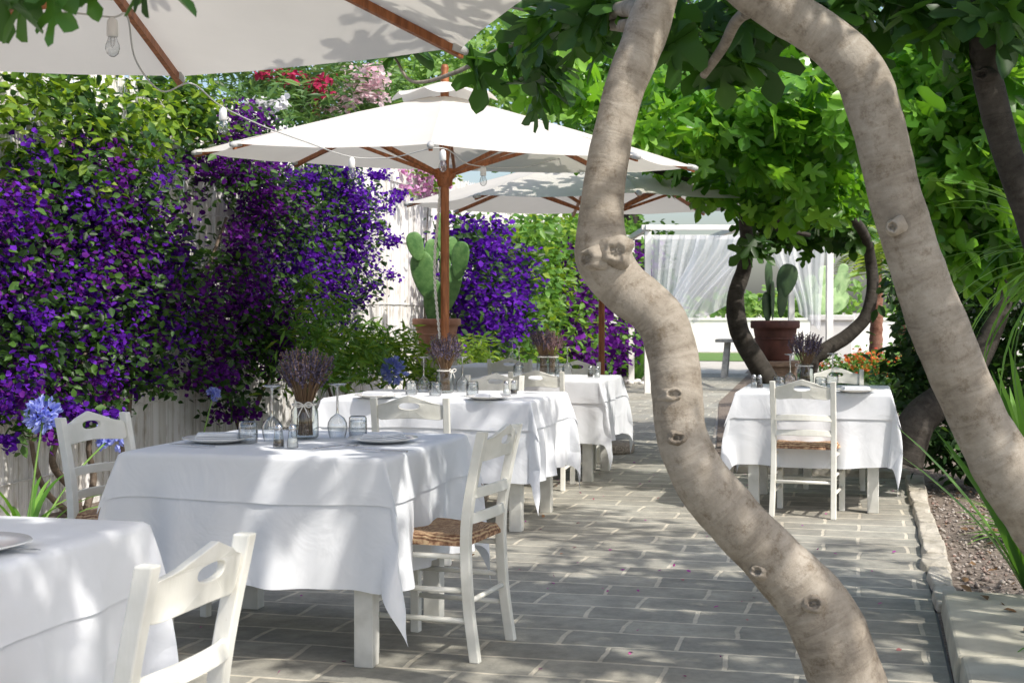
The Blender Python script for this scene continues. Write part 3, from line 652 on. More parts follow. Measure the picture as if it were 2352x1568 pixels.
# ------------------------------------------------------------------ foliage helpers
STUFF = ('blossoms', 'dark_blossoms', 'flowers', 'yellow_green_foliage')
def climber(name, lab, cat, plane, specs, base, stems, thick=.26, group=None):
    t = empty(name, base, lab, cat, group)
    for sp in specs:
        part, m, tpl, size, dens, blobs = sp[:6]; per, spr = sp[6] if len(sp) > 6 else (9, .33)
        Ps = []
        for px, py, rx, ry in blobs:
            c = PL(px, py, plane); sc = F/(c.y*CS-c.x*SN); au = (PL(px+rx, py, plane)-PL(px-rx, py, plane)).length/2; az = ry/sc
            n = int(dens*pi*au*az)
            Ps.append(blob(c, (thick, au, az), max(n, 6), per, spr, .5))
        P = np.concatenate(Ps); P = P[P[:, 2] > .03]; P[:, 0] = np.maximum(P[:, 0], -5.02 if plane < -4.3 else -9); n = len(P)
        o = inst(part, *tpl, P, rots(n, (.3, 0, -.35), 1., (.55, -.25, .8), .75), rng.uniform(.7, 1.35, n)*size, m, t)
        if part in STUFF: o['kind'] = 'stuff'
    for st in stems:
        b = MB(); pts = cr([(*PL(px, py, plane-.1), r) for px, py, r in st], 5); b.tube([p[:3] for p in pts], [p[3] for p in pts], 8); b.build('stem', M['vinebark'], t)
    return t
pb1 = [(60, 560, 120, 150), (200, 430, 150, 120), (150, 690, 170, 160), (40, 840, 110, 100), (330, 520, 100, 150), (320, 700, 140, 140), (250, 840, 150, 80), (390, 620, 55, 90), (210, 560, 110, 110), (120, 910, 80, 70), (30, 690, 60, 90), (100, 960, 70, 40), (330, 880, 60, 40), (420, 720, 40, 80), (180, 940, 60, 40), (30, 990, 30, 50)]
climber('bougainvillea', 'violet bougainvillea covering the left end of the reed fence', 'climbing plant', -4.72,
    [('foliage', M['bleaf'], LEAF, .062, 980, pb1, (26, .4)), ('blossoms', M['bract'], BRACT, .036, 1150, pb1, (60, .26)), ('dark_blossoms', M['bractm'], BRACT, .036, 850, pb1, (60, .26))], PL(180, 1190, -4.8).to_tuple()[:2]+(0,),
    [[(185, 1200, .03), (170, 1130, .026), (120, 1060, .022), (150, 960, .018), (200, 800, .014)], [(190, 1195, .026), (215, 1100, .022), (205, 1010, .018), (260, 880, .014), (300, 700, .01)], [(175, 1190, .02), (100, 1120, .018), (70, 1000, .014), (50, 800, .01)]], thick=.27)
pb2 = [(560, 400, 110, 70), (610, 500, 70, 90), (560, 700, 110, 100), (690, 600, 90, 140), (770, 470, 75, 90), (795, 590, 50, 120), (735, 400, 70, 50), (520, 850, 75, 70), (640, 780, 90, 80), (470, 760, 45, 60), (660, 430, 70, 70), (800, 690, 40, 70), (540, 930, 32, 50), (560, 300, 100, 50), (480, 380, 60, 50), (450, 870, 40, 40), (540, 580, 40, 60), (470, 650, 30, 50)]
spr = [(905, 475, 22, 22), (870, 540, 16, 40), (930, 450, 14, 12), (862, 630, 14, 30), (850, 410, 22, 22)]
climber('bougainvillea', 'violet bougainvillea on the fence between the white reed gaps, left of the cactus', 'climbing plant', -4.72,
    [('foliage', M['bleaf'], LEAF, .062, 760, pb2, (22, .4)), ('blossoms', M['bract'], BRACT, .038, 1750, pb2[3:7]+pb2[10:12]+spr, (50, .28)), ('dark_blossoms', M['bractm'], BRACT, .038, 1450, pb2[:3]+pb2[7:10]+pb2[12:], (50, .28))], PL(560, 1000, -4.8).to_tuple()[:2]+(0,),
    [[(555, 1010, .025), (540, 940, .02), (500, 860, .016), (560, 700, .012)], [(560, 1010, .022), (610, 880, .018), (680, 740, .014), (700, 560, .01)], [(555, 1000, .02), (470, 700, .015), (520, 500, .012)], [(800, 520, .006), (870, 480, .005), (935, 445, .003)]], thick=.25)
pk_ = [(960, 395, 45, 22), (990, 430, 22, 40), (1000, 385, 40, 20), (940, 440, 16, 20)]
climber('pink_climber', 'pale pink blossoms spilling over the reed fence behind the parasol pole', 'climbing plant', -4.9, [('foliage', M['vleaf'], LEAF, .08, 300, pk_), ('blossoms', M['bractp'], BRACT, .055, 520, pk_, (14, .3))], PL(985, 860, -4.95).to_tuple()[:2]+(0,), [[(985, 870, .012), (975, 700, .01), (985, 430, .006)]], thick=.2)
gb = [(50, 250, 110, 90), (220, 260, 130, 80), (390, 250, 110, 70), (90, 360, 100, 50), (430, 205, 80, 50), (300, 340, 110, 50), (150, 190, 120, 60), (480, 290, 60, 60), (30, 160, 80, 50), (150, 430, 50, 40), (20, 430, 40, 40)]
climber('leafy_climber', 'yellow-green leafy climber along the fence top above the violet blossoms', 'climbing plant', -4.75,
    [('foliage', M['vleaf'], LEAF, .075, 620, gb, (24, .4)), ('dark_foliage', M['bleaf'], LEAF, .075, 450, gb, (24, .4))], PL(250, 1150, -4.9).to_tuple()[:2]+(0,), [[(260, 1130, .02), (300, 900, .016), (280, 600, .012), (260, 300, .01)]], thick=.3)
fb = [(1095, 560, 50, 60), (1120, 690, 60, 80), (1075, 640, 40, 80), (1160, 610, 40, 60), (1100, 770, 45, 40), (1060, 540, 25, 40), (1160, 740, 40, 60)]
climber('bougainvillea', 'violet bougainvillea just right of the tall cactus', 'climbing plant', -4.5,
    [('foliage', M['bleaf'], LEAF, .10, 300, fb, (12, .38)), ('blossoms', M['bract'], BRACT, .065, 700, fb, (30, .28))], PL(1110, 870, -4.6).to_tuple()[:2]+(0,), [[(1110, 880, .03), (1100, 760, .02), (1120, 620, .015)]], thick=.4)
fg = [(1200, 560, 70, 60), (1260, 620, 60, 90), (1215, 720, 50, 60), (1290, 535, 70, 40), (1190, 800, 50, 50), (1240, 680, 50, 70), (1180, 670, 30, 60), (1270, 760, 40, 60)]
climber('leafy_climber', 'green leafy hedge between two violet bougainvilleas beside the far path', 'climbing plant', -4.5, [('foliage', M['shrub'], LEAF, .12, 260, fg), ('yellow_green_foliage', M['vleaf'], LEAF, .11, 110, fg)], PL(1230, 860, -4.6).to_tuple()[:2]+(0,), [[(1230, 870, .03), (1240, 740, .02), (1220, 600, .015)]], thick=.45)  # second leaf set is a lighter yellow-green, spread at random through the hedge
fp = [(1320, 680, 60, 100), (1400, 640, 50, 80), (1370, 790, 60, 60), (1450, 590, 40, 50), (1300, 800, 40, 50), (1350, 590, 60, 50), (1440, 800, 40, 50)]
climber('bougainvillea', 'farthest violet and green bougainvillea, seen behind the pale fig trunk', 'climbing plant', -4.4, [('foliage', M['shrub'], LEAF, .14, 120, fp+[(1400, 530, 80, 40), (1480, 540, 40, 40), (1500, 640, 30, 60)]), ('blossoms', M['bractm'], BRACT, .10, 320, fp)], PL(1380, 850, -4.5).to_tuple()[:2]+(0,), [[(1380, 860, .04), (1370, 740, .03), (1390, 600, .02)]], thick=.5)
sb = [(700, 790, 55, 70), (790, 810, 80, 65), (880, 830, 60, 50), (745, 720, 36, 50), (830, 770, 45, 45), (720, 860, 65, 50), (735, 660, 16, 40)]
climber('green_shrub', 'leafy green shrub at the fence foot behind the lavender jar', 'shrub', -4.25, [('foliage', M['shrub'], LANCE, .12, 620, sb, (14, .36)), ('yellow_green_foliage', M['vleaf'], LANCE, .12, 300, sb, (14, .36))], PL(770, 930, -4.3).to_tuple()[:2]+(0,), [[(770, 940, .015), (740, 840, .01), (720, 720, .007)], [(780, 940, .015), (820, 840, .01), (850, 760, .007)]], thick=.28)  # lighter yellow-green leaves mixed at random among the shrub leaves
climber('green_shrub', 'small bright green shrub behind the glasses of the second table', 'shrub', -4.2, [('foliage', M['vleaf'], LANCE, .13, 700, [(1080, 800, 40, 40), (920, 790, 40, 45), (940, 850, 50, 40)])], PL(1000, 900, -4.3).to_tuple()[:2]+(0,), [], thick=.25)

def tree_like(name, lab, cat, base, trunks, crowns, branches=(), group=None, tr='trunk', barkm='bark', knots=()):
    t = empty(name, base, lab, cat, group)
    def tb(st, nm, nseg, sides):
        pts = cr([(*W(px, py, Y), hw*Y/F) for px, py, Y, hw in st], nseg)
        def disp(p, L): return .10*noise.noise(p*4.5)+.045*noise.noise(p*12)+.016*noise.noise(p*30)+.010*noise.noise(Vector((0, 0, L*20)))
        return MB().tube([p[:3] for p in pts], [p[3] for p in pts], sides, disp).build(nm, M[barkm], t)
    tr0 = None
    for st in trunks:
        o = tb(st, tr, 18, 36); tr0 = tr0 or o
    for st in branches: tb(st, 'branch', 8, 12)
    for px, py, Y, r, dpx in knots:
        p = W(px, py, Y+.014); d = (CAM-p).normalized(); d = (d+Vector((dpx, 0, 0))).normalized(); q = d.to_track_quat('Z', 'Y').to_matrix(); rr = r*Y/F
        b = MB(); n = 28; vs = []; prof = [(1.7, -.04), (1.35, -.014), (1.1, .0), (.85, .005), (.66, .0), (.5, -.008), (.34, -.009), (.2, -.005), (0, -.005)]
        ex = random.uniform(.65, .95)
        for r_, z_ in prof:
            for k in range(n):
                a = 2*pi*k/n; nn = 1+.35*noise.noise(Vector((cos(a)*1.3, sin(a)*1.3, px+r_))); l = Vector((r_*rr*cos(a)*nn, r_*rr*sin(a)*nn*ex, z_+.008*noise.noise(Vector((cos(a)*2, sin(a)*2, r_*3+py))))); vs.append(p+q @ l); b.t.append((l.x+px*.01, l.y, l.z+r_*.06))
        b.add(vs, [(i*n+k, i*n+(k+1) % n, i*n+n+(k+1) % n, i*n+n+k) for i in range(len(prof)-1) for k in range(n)]); b.build('knot', M[barkm], tr0)
    for part, m, tpl, size, bl, kw in crowns:
        Ps = [blob(W(*c) if len(c) == 3 and c[0] > 20 else c, r, n, kw.get('per', 6), kw.get('spread', .4)) for c, r, n in bl]; P = np.concatenate(Ps); n = len(P)
        o = inst(part, *tpl, P, rots(n, kw.get('hb', (0, 0, -.45)), 1., kw.get('nb', (.15, -.35, .9)), kw.get('nr', .6)), rng.uniform(.55, 1.3, n)*size, m, t)
        if part in STUFF: o['kind'] = 'stuff'
    return t
trA = [(2030, 1800, 4.2, 110), (1985, 1690, 4.2, 98), (1935, 1540, 4.2, 88), (1878, 1400, 4.2, 80), (1795, 1300, 4.2, 72), (1695, 1200, 4.2, 68), (1612, 1100, 4.2, 66), (1566, 1000, 4.2, 58), (1555, 900, 4.22, 60), (1545, 815, 4.25, 57), (1510, 728, 4.27, 57), (1428, 655, 4.3, 58), (1386, 590, 4.3, 63), (1380, 510, 4.32, 51), (1391, 400, 4.33, 47), (1410, 300, 4.35, 46), (1436, 200, 4.37, 46), (1478, 90, 4.4, 48), (1512, -10, 4.4, 46), (1560, -160, 4.4, 42), (1600, -330, 4.4, 34)]
near = [((1290, 50, 5.6), (.22, .3, .10), 22), ((1400, 30, 5.4), (.2, .3, .08), 20), ((1215, 160, 5.9), (.13, .2, .10), 9), ((1590, 50, 5.2), (.18, .3, .12), 24), ((1640, 120, 5.4), (.15, .25, .12), 12), ((1320, 0, 5), (.3, .3, .08), 22), ((915, 105, 6.0), (.05, .08, .05), 4), ((1130, 110, 5.8), (.1, .1, .06), 5), ((1240, 215, 5.9), (.04, .05, .04), 3),
    ((.0, 4.7, 3.2), (1.3, 1.2, .3), 350), ((-.15, 1.7, 3.3), (1.3, 1.0, .25), 350), ((.4, 7.2, 3.4), (.9, .8, .25), 120)]  # overhead clumps out of view, added for dappled light and near-table shade
tree_like('fig_tree', 'crooked pale fig trunk with round knots, rising across the middle of the picture', 'tree', GR(1985, 1760).to_tuple()[:2]+(0,), [trA],
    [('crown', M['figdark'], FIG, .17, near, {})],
    [[(1478, 60, 4.4, 22), (1450, 20, 4.6, 20), (1350, 40, 5.2, 15), (1240, 25, 5.8, 10), (1160, 10, 6, 7)], [(1440, 60, 4.6, 16), (1380, 60, 5.2, 12), (1300, 95, 5.5, 8), (1170, 105, 5.8, 6), (1050, 165, 5.9, 5), (950, 188, 6, 4), (905, 130, 6, 3)]],
    knots=[(1415, 577, 4.165, 25, 0), (1346, 594, 4.2, 26, -.9), (1556, 1005, 4.10, 18, 0), (1548, 905, 4.125, 20, .2), (1868, 1386, 4.075, 21, 0), (1738, 1312, 4.11, 16, -.4)])
trB = [(2600, 1760, 4.5, 95), (2560, 1560, 4.5, 85), (2480, 1360, 4.45, 78), (2390, 1200, 4.4, 74), (2290, 1040, 4.4, 70), (2195, 850, 4.4, 66), (2115, 630, 4.4, 62), (2062, 460, 4.4, 60), (2020, 300, 4.4, 60), (1975, 175, 4.4, 60), (1890, 85, 4.4, 56), (1780, 15, 4.4, 54), (1680, -60, 4.4, 50), (1560, -190, 4.4, 42)]
nearB = [((1850, 20, 5.2), (.22, .3, .09), 24), ((1990, 15, 5.1), (.25, .3, .09), 26), ((2120, 45, 5.2), (.2, .3, .1), 20), ((2200, 10, 5), (.22, .3, .08), 16), ((2330, 20, 5.2), (.12, .2, .08), 8), ((1750, 40, 5.6), (.18, .2, .12), 14), ((1.8, 4.5, 3.2), (1.1, 1.4, .3), 580), ((1.5, 6.4, 3.3), (.9, .8, .3), 130)]  # the biggest clump hangs out of view, thickened to shade the paving
tree_like('fig_tree', 'smooth leaning fig trunk arching from the right edge to the picture top', 'tree', GR(2590, 1740).to_tuple()[:2]+(0,), [trB], [('crown', M['figdark'], FIG, .18, nearB, {})],
    [[(1780, 10, 4.5, 18), (1700, 40, 4.8, 14), (1660, 110, 4.9, 12), (1615, 175, 5, 9)]], knots=[(2050, 520, 4.28, 15, -.3)])
trC = [(2560, 1560, 5.2, 48), (2500, 1100, 5.2, 44), (2440, 740, 5.2, 40), (2365, 490, 5.2, 37), (2320, 370, 5.2, 34), (2288, 260, 5.2, 34), (2264, 150, 5.2, 32), (2258, 40, 5.2, 33), (2250, -120, 5.2, 30), (2200, -260, 5.2, 24)]
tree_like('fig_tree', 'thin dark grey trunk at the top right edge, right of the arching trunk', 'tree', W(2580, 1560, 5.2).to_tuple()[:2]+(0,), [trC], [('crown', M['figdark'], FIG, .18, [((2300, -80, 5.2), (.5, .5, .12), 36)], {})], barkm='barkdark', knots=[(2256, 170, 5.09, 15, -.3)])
F2a = [(1850, 1060, 13, 30), (1795, 930, 13, 26), (1752, 855, 13, 25), (1712, 790, 13, 23), (1694, 740, 13, 22), (1690, 680, 13, 20), (1708, 620, 13, 17), (1716, 560, 12.8, 15), (1712, 500, 12.6, 14), (1730, 420, 12.4, 11), (1760, 330, 12, 9)]
F2b = [(1858, 1060, 13, 30), (1858, 850, 13, 20), (1890, 808, 13, 17), (1945, 772, 13, 16), (1990, 725, 13, 15), (2004, 660, 13, 14), (2000, 600, 13, 13), (1988, 545, 12.8, 12), (1955, 500, 12.5, 11), (1890, 470, 12.3, 10), (1840, 400, 12, 8)]
mid = [((1240, 180, 11), (.32, .4, .22), 48), ((1390, 220, 11), (.36, .4, .24), 60), ((1480, 290, 11), (.34, .35, .2), 54), ((1560, 210, 11.5), (.42, .5, .32), 84), ((1640, 320, 11.6), (.38, .4, .26), 80), ((1750, 310, 11.3), (.48, .5, .35), 130), ((1850, 340, 11.3), (.45, .5, .35), 130), ((1925, 410, 11.8), (.32, .4, .28), 76), ((1760, 200, 11), (.5, .5, .3), 100), ((1900, 240, 11), (.4, .4, .3), 90), ((1820, 440, 11.8), (.35, .3, .18), 60), ((1720, 440, 11.8), (.16, .3, .16), 26), ((1300, 120, 10.5), (.4, .4, .2), 42), ((1630, 420, 11.8), (.18, .25, .08), 20)]
mdk = [((1860, 500, 13.2), (.42, .5, .2), 90), ((1790, 520, 13.4), (.25, .4, .18), 40), ((1900, 450, 14), (.6, .5, .3), 130), ((1760, 420, 13.5), (.5, .5, .25), 90), ((1960, 520, 13), (.2, .3, .2), 30), ((1735, 560, 12.7), (.10, .15, .12), 12), ((1980, 380, 14.2), (.7, .6, .4), 100), ((1600, 260, 12.8), (.6, .4, .4), 70), ((1780, 280, 12.8), (.8, .4, .5), 100), ((.5, 15.2, 3.0), (.9, .8, .3), 240)]  # last clump is hidden from view, added to throw shade on the far pot
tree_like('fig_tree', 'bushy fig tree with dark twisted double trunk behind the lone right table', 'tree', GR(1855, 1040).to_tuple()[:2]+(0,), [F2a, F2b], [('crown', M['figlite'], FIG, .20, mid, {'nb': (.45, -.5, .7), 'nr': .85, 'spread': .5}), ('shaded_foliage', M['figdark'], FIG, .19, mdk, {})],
    [[(1712, 500, 12.6, 11), (1600, 420, 12, 8), (1480, 380, 11.5, 6), (1380, 280, 11, 5)], [(1955, 500, 12.5, 10), (1990, 430, 12, 8), (1900, 300, 11.6, 6)], [(1840, 470, 12.4, 9), (1780, 520, 12.5, 7), (1860, 540, 12.6, 5)]], barkm='barkdark')
D = [(2075, 1065, 9.8, 46), (2105, 970, 9.8, 42), (2190, 890, 9.8, 36), (2270, 780, 9.8, 26), (2320, 600, 9.8, 18), (2270, 400, 9.6, 13), (2240, 250, 9.4, 9)]
rt = [((2150, 180, 9.2), (.3, .35, .28), 84), ((2260, 110, 9), (.35, .4, .28), 90), ((2330, 220, 9), (.35, .4, .3), 90), ((2180, 340, 9.2), (.32, .35, .3), 100), ((2290, 380, 9.2), (.35, .4, .3), 110), ((2220, 490, 9.3), (.3, .3, .24), 96), ((2330, 510, 9.3), (.3, .3, .26), 90), ((2120, 260, 9.2), (.22, .25, .2), 52), ((2150, 440, 9.4), (.2, .25, .2), 56), ((2400, 330, 9), (.4, .4, .4), 60), ((2090, 140, 9.5), (.3, .3, .25), 52), ((2210, 580, 9.3), (.25, .2, .14), 50), ((2320, 600, 9.3), (.2, .2, .14), 40)]
rdk = [((2200, 250, 10.4), (.5, .3, .5), 120), ((2300, 350, 10.4), (.5, .3, .5), 120), ((2200, 480, 10.4), (.4, .3, .35), 80)]
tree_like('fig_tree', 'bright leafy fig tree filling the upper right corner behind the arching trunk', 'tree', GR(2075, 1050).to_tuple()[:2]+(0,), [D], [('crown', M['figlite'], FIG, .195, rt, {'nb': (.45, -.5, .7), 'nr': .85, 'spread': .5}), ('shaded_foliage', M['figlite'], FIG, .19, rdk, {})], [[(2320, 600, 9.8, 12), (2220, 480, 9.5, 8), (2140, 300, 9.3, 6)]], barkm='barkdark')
hd = [((2250, 690, 10.8), (.5, .4, .45), 900), ((2150, 800, 11.4), (.4, .4, .4), 700), ((2330, 830, 10.2), (.45, .4, .5), 900), ((2200, 930, 10.8), (.4, .3, .35), 700), ((2120, 900, 11.2), (.25, .3, .3), 400), ((2340, 1000, 9.9), (.4, .35, .35), 700), ((2400, 650, 10), (.5, .4, .6), 700), ((2130, 600, 12), (.4, .4, .4), 500), ((2060, 700, 13), (.1, .3, .3), 100), ((2230, 560, 10.8), (.5, .3, .3), 500), ((2220, 1030, 10.2), (.35, .25, .16), 420)]
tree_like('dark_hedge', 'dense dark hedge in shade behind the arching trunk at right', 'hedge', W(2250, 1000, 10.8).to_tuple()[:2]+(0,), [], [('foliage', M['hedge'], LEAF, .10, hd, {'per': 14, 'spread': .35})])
lh = [((1950, 850, 15), (.34, .4, .2), 800), ((2030, 850, 14.5), (.38, .4, .2), 900), ((2090, 860, 14), (.25, .4, .22), 450)]
tree_like('lantana_bush', 'low lantana bush with orange red flowers right of the lone table', 'bush', W(2000, 900, 14.8).to_tuple()[:2]+(0,), [], [('foliage', M['shrub'], LEAF, .06, lh, {'per': 14}), ('flowers', M['orange'], BRACT, .034, [((1955, 835, 14.7), (.36, .4, .16), 240), ((2045, 835, 14.2), (.4, .4, .17), 270)], {'per': 6, 'spread': .1})])
tree_like('low_bush', 'dark low greenery behind the lone table, below the lantana', 'bush', W(1900, 930, 13.6).to_tuple()[:2]+(0,), [], [('foliage', M['hedge'], LEAF, .08, [((1960, 900, 13.6), (.5, .3, .16), 700), ((2060, 910, 13), (.4, .3, .2), 600)], {'per': 12})])
def bgtree(lab, base, bl, m, size, trk, name='broadleaf_tree'):
    tree_like(name, lab, 'tree', base, [trk], [('crown', M[m], LEAF, size, bl, {'per': 30, 'spread': .32, 'nb': (.4, -.5, .8), 'nr': .7})], barkm='barkdark', group='trees behind the garden')
bgtree('pale green feathery tree behind the fence, above the middle parasol top', W(1000, 800, 24).to_tuple()[:2]+(0,), [((960, 150, 24), (1.3, 1.2, .9), 1800), ((1080, 80, 25), (1.4, 1.2, .9), 1600), ((1150, 200, 24), (1.0, 1, .7), 1200), ((880, 230, 22), (.7, .8, .5), 800)], 'farleaf', .15, [(1010, 860, 24, 22), (1010, 500, 24, 18), (1020, 200, 24, 10)])
bgtree('dense green tree behind the fig foliage at top centre', W(1450, 800, 28).to_tuple()[:2]+(0,), [((1350, 200, 27), (1.7, 1.5, 1.4), 2200), ((1560, 150, 28), (2, 1.5, 1.4), 2400), ((1300, 380, 28), (1.2, 1.2, .8), 1100), ((1480, 360, 28), (1.2, 1.2, .6), 1000), ((1450, 60, 28), (2, 1.5, 1.2), 1400)], 'shrub', .2, [(1440, 860, 28, 30), (1450, 600, 28, 24), (1450, 300, 28, 14)])
bgtree('dense green tree behind the twisted double trunk, upper right of centre', W(2000, 800, 28).to_tuple()[:2]+(0,), [((1760, 130, 28), (2.1, 1.5, 1.6), 2400), ((1960, 200, 27), (1.9, 1.5, 1.6), 2400), ((1830, 340, 28), (1.6, 1.2, .8), 1400), ((2060, 420, 26), (1.1, 1.2, 1.2), 1400), ((2150, 150, 26), (1.6, 1.5, 1.5), 1600), ((2300, 150, 24), (1.5, 1.5, 1.5), 1500), ((2250, 400, 24), (1.5, 1.5, 1.5), 1500)], 'shrub', .2, [(2090, 860, 28, 30), (2080, 600, 28, 24), (2050, 300, 28, 14)])
tree_like('far_shrubbery', 'bright green shrubbery beyond the low white garden wall', 'shrubbery', W(1760, 720, 46).to_tuple()[:2]+(0,), [], [('foliage', M['farleaf'], LEAF, .3, [((1640, 705, 46), (1.2, .8, .4), 250), ((1760, 705, 46), (1.4, .8, .5), 380), ((1850, 695, 46), (1.2, .8, .6), 320), ((1980, 690, 46), (2, .8, 1), 400)], {'per': 20})])
def oleander(lab, base, bl, fl, fm):
    tree_like('oleander', lab, 'shrub', base, [], [('foliage', M['oleaf'], LANCE, .2, bl, {'per': 14, 'hb': (0, 0, .2)}), ('blossoms', M[fm], BRACT, .065, fl, {'per': 14, 'spread': .16})], group='oleanders behind the fence')
oleander('pink white flowering oleander over the fence top, left of the middle parasol', PL(820, 800, -5.6).to_tuple()[:2]+(0,), [((800, 220, 16), (.8, .6, .5), 900), ((700, 250, 15.5), (.6, .6, .4), 600), ((860, 280, 16.5), (.5, .5, .4), 400)], [((800, 195, 15.4), (.5, .4, .3), 360), ((860, 185, 15.5), (.3, .4, .2), 260), ((770, 235, 15.3), (.4, .3, .2), 200)], 'oflower')
oleander('crimson flowering oleander over the fence, left of the pink one', PL(640, 800, -5.6).to_tuple()[:2]+(0,), [((590, 210, 14.5), (.7, .6, .45), 800), ((680, 190, 15), (.6, .6, .4), 500)], [((640, 165, 14.3), (.5, .4, .12), 110), ((725, 215, 14.8), (.3, .4, .2), 130)], 'rflower')
oleander('white flowering oleander sprig hanging low on the fence left of parasol', PL(600, 800, -5.4).to_tuple()[:2]+(0,), [((610, 260, 13), (.25, .3, .2), 160)], [((620, 255, 12.7), (.16, .2, .14), 90), ((585, 240, 12.9), (.1, .1, .08), 30)], 'wflower')

def blades(name, lab, cat, base, n, L, wd, spread, m, droop=.6, flower=None, az=None, trunk=None):
    t = empty(name, base, lab, cat); b = MB(); o = Vector(base)
    if trunk: o = Vector(trunk)
    for k in range(n):
        a = random.uniform(*az) if az else random.uniform(0, 2*pi); e = random.uniform(.15, 1)*spread; l = L*random.uniform(.7, 1.1); d = Vector((cos(a), sin(a), 0)); s = Vector((-sin(a), cos(a), 0)); p = o+d*.02; vs = []
        ang = pi/2-e
        for q in range(8):
            w_ = wd*(sin(pi*(.12+.88*(1-q/7.))*.5)**.8 if q else .7); w_ = max(.0008, w_ if q < 7 else .001); vs += [p-s*w_+Vector((0, 0, w_*.4)), p, p+s*w_+Vector((0, 0, w_*.4))]
            p = p+(d*cos(ang)+Vector((0, 0, sin(ang))))*(l/7); ang -= droop*random.uniform(.1, .35)
        b.add(vs, [(3*i+j, 3*i+j+1, 3*i+j+4, 3*i+j+3) for i in range(7) for j in (0, 1)])
    b.build('leaves', m, t)
    if trunk:
        tb = MB(); tb.tube(cr([(*base,), tuple((Vector(base)+o)/2+Vector((.05, 0, 0))), tuple(o)], 6), [.07]*13, 12); tb.build('trunk', M['palmbark'], t)
    if flower:
        for fx, fr in flower:
            h = Vector(fx); mid_ = (o+h)/2+Vector((.0, 0, .06)); sb_ = MB(); sb_.tube(cr([tuple(o), tuple(mid_), tuple(h)], 6), .006, 6); sb_.t = []; st_ = sb_.build('flower_stalk', M['stem'], t)
            nf = 26; P = []; H = []; Sc = []
            for dd_ in unit(rng.normal(size=(nf, 3))+np.array([0, 0, .35])):
                c_ = np.array(h)+dd_*fr*.5
                for k in range(6): P.append(c_); H.append(dd_*1.0+rng.normal(size=3)*.55); Sc.append(fr*rng.uniform(.4, .55))
            H = unit(np.array(H)); z = unit(np.cross(H, rng.normal(size=H.shape))); tv = [(x*.55, y, zz) for x, y, zz in BRACT[0]]
            inst('flower_head', tv, BRACT[1], np.array(P), np.stack([np.cross(H, z), H, z], 2), np.array(Sc), M['aflower'], st_)
    return t
bp = PL(60, 1200, -4.4); blades('agapanthus', 'agapanthus with two blue flower heads at the far left fence foot', 'flower', (bp.x, bp.y, 0), 24, .6, .018, 1.1, M['blade'], .7, flower=[(PL(100, 955, -4.4), .12), (PL(258, 1000, -4.4), .12)])
bp = PL(440, 1020, -4.4); blades('agapanthus', 'single small blue agapanthus before the reed fence behind foreground table', 'flower', (bp.x, bp.y, 0), 8, .4, .013, 1., M['blade'], .7, flower=[(PL(490, 905, -4.4), .06)])
bp = PL(900, 900, -4.1); blades('agapanthus', 'blue agapanthus head beside the green shrub, left of parasol pole', 'flower', (bp.x, bp.y, 0), 10, .5, .015, 1., M['blade'], .7, flower=[(PL(905, 850, -4.0), .14)])
bp = GR(1460, 876); blades('agave', 'small blue-green agave beside the far path, with white pebbles before it', 'agave', (bp.x, bp.y+.3, 0), 26, .85, .07, .9, M['blade'], .2)
q0 = W(2475, 600, 5.6); blades('yucca', 'yucca with long thin hanging leaves at the right edge', 'yucca', (q0.x, q0.y, 0), 90, .7, .009, 2.3, M['blade'], .8, trunk=(q0.x, q0.y, q0.z))
q0 = W(2395, 1060, 6.0); blades('sword_plant', 'tuft of broad sword leaves standing upright at the right edge', 'plant', (q0.x, q0.y, 0), 50, 1.15, .034, .5, M['blade'], .28)
q0 = GR(2370, 1250); blades('grass_tuft', 'low tuft of narrow leaves on the gravel at lower right', 'plant', (q0.x, q0.y, 0), 60, .46, .013, 1.4, M['blade'], .5)
q0 = GR(2440, 1560); blades('grass_tuft', 'leafy tuft at the bottom right corner beside the stone step', 'plant', (q0.x+.1, q0.y, .1), 30, .3, .014, 1.3, M['blade'], .6)

# ------------------------------------------------------------------ pots and cacti
def pot(lab, c, r, h, m, name='flower_pot'):
    t = empty(name, c, lab, 'pot')
    MB().lathe([(0, .002), (r*.62, .002), (r*.66, .02), (r*.86, h*.72), (r*.88, h*.8), (r*.98, h*.81), (r, h*.84), (r, h*.97), (r*.97, h), (r*.86, h), (r*.84, h*.93)], 36, c).build('body', m, t)
    b = MB(); rr = r*.80
    b.tube([(c[0]+rr*cos(a), c[1]+rr*sin(a), c[2]+h*.55) for a in np.linspace(0, 2*pi, 37)], .012, 6); b.t = []; b.build('band', m, t)
    MB().lathe([(r*.85, h*.92), (0, h*.93)], 24, c).build('soil', M['soil'], t); return t
def cactus(lab, base, pads, m):
    t = empty('prickly_pear_cactus', base, lab, 'cactus')
    for px, py, Y, wp, hp, tilt, yw in pads:
        c = W(px, py, Y); a = wp*Y/F/2; h = hp*Y/F/2; R_ = Matrix.Rotation(YAW+yw, 3, 'Z') @ Matrix.Rotation(tilt, 3, 'Y'); b = MB(); nu, nv = 18, 14; vs = []
        for j in range(nv+1):
            th = pi*j/nv
            for i in range(nu):
                ph = 2*pi*i/nu; zz = cos(th); w_ = sin(th)**.85*(1+.25*zz); p = Vector((a*w_*cos(ph), .11*a*2*w_*sin(ph)*.6, h*zz)); vs.append(c+R_ @ p)
        fs = [(j*nu+i, (j+1)*nu+i, (j+1)*nu+(i+1) % nu, j*nu+(i+1) % nu) for j in range(nv) for i in range(nu)]
        b.add(vs, fs); b.build('pad', m, t)
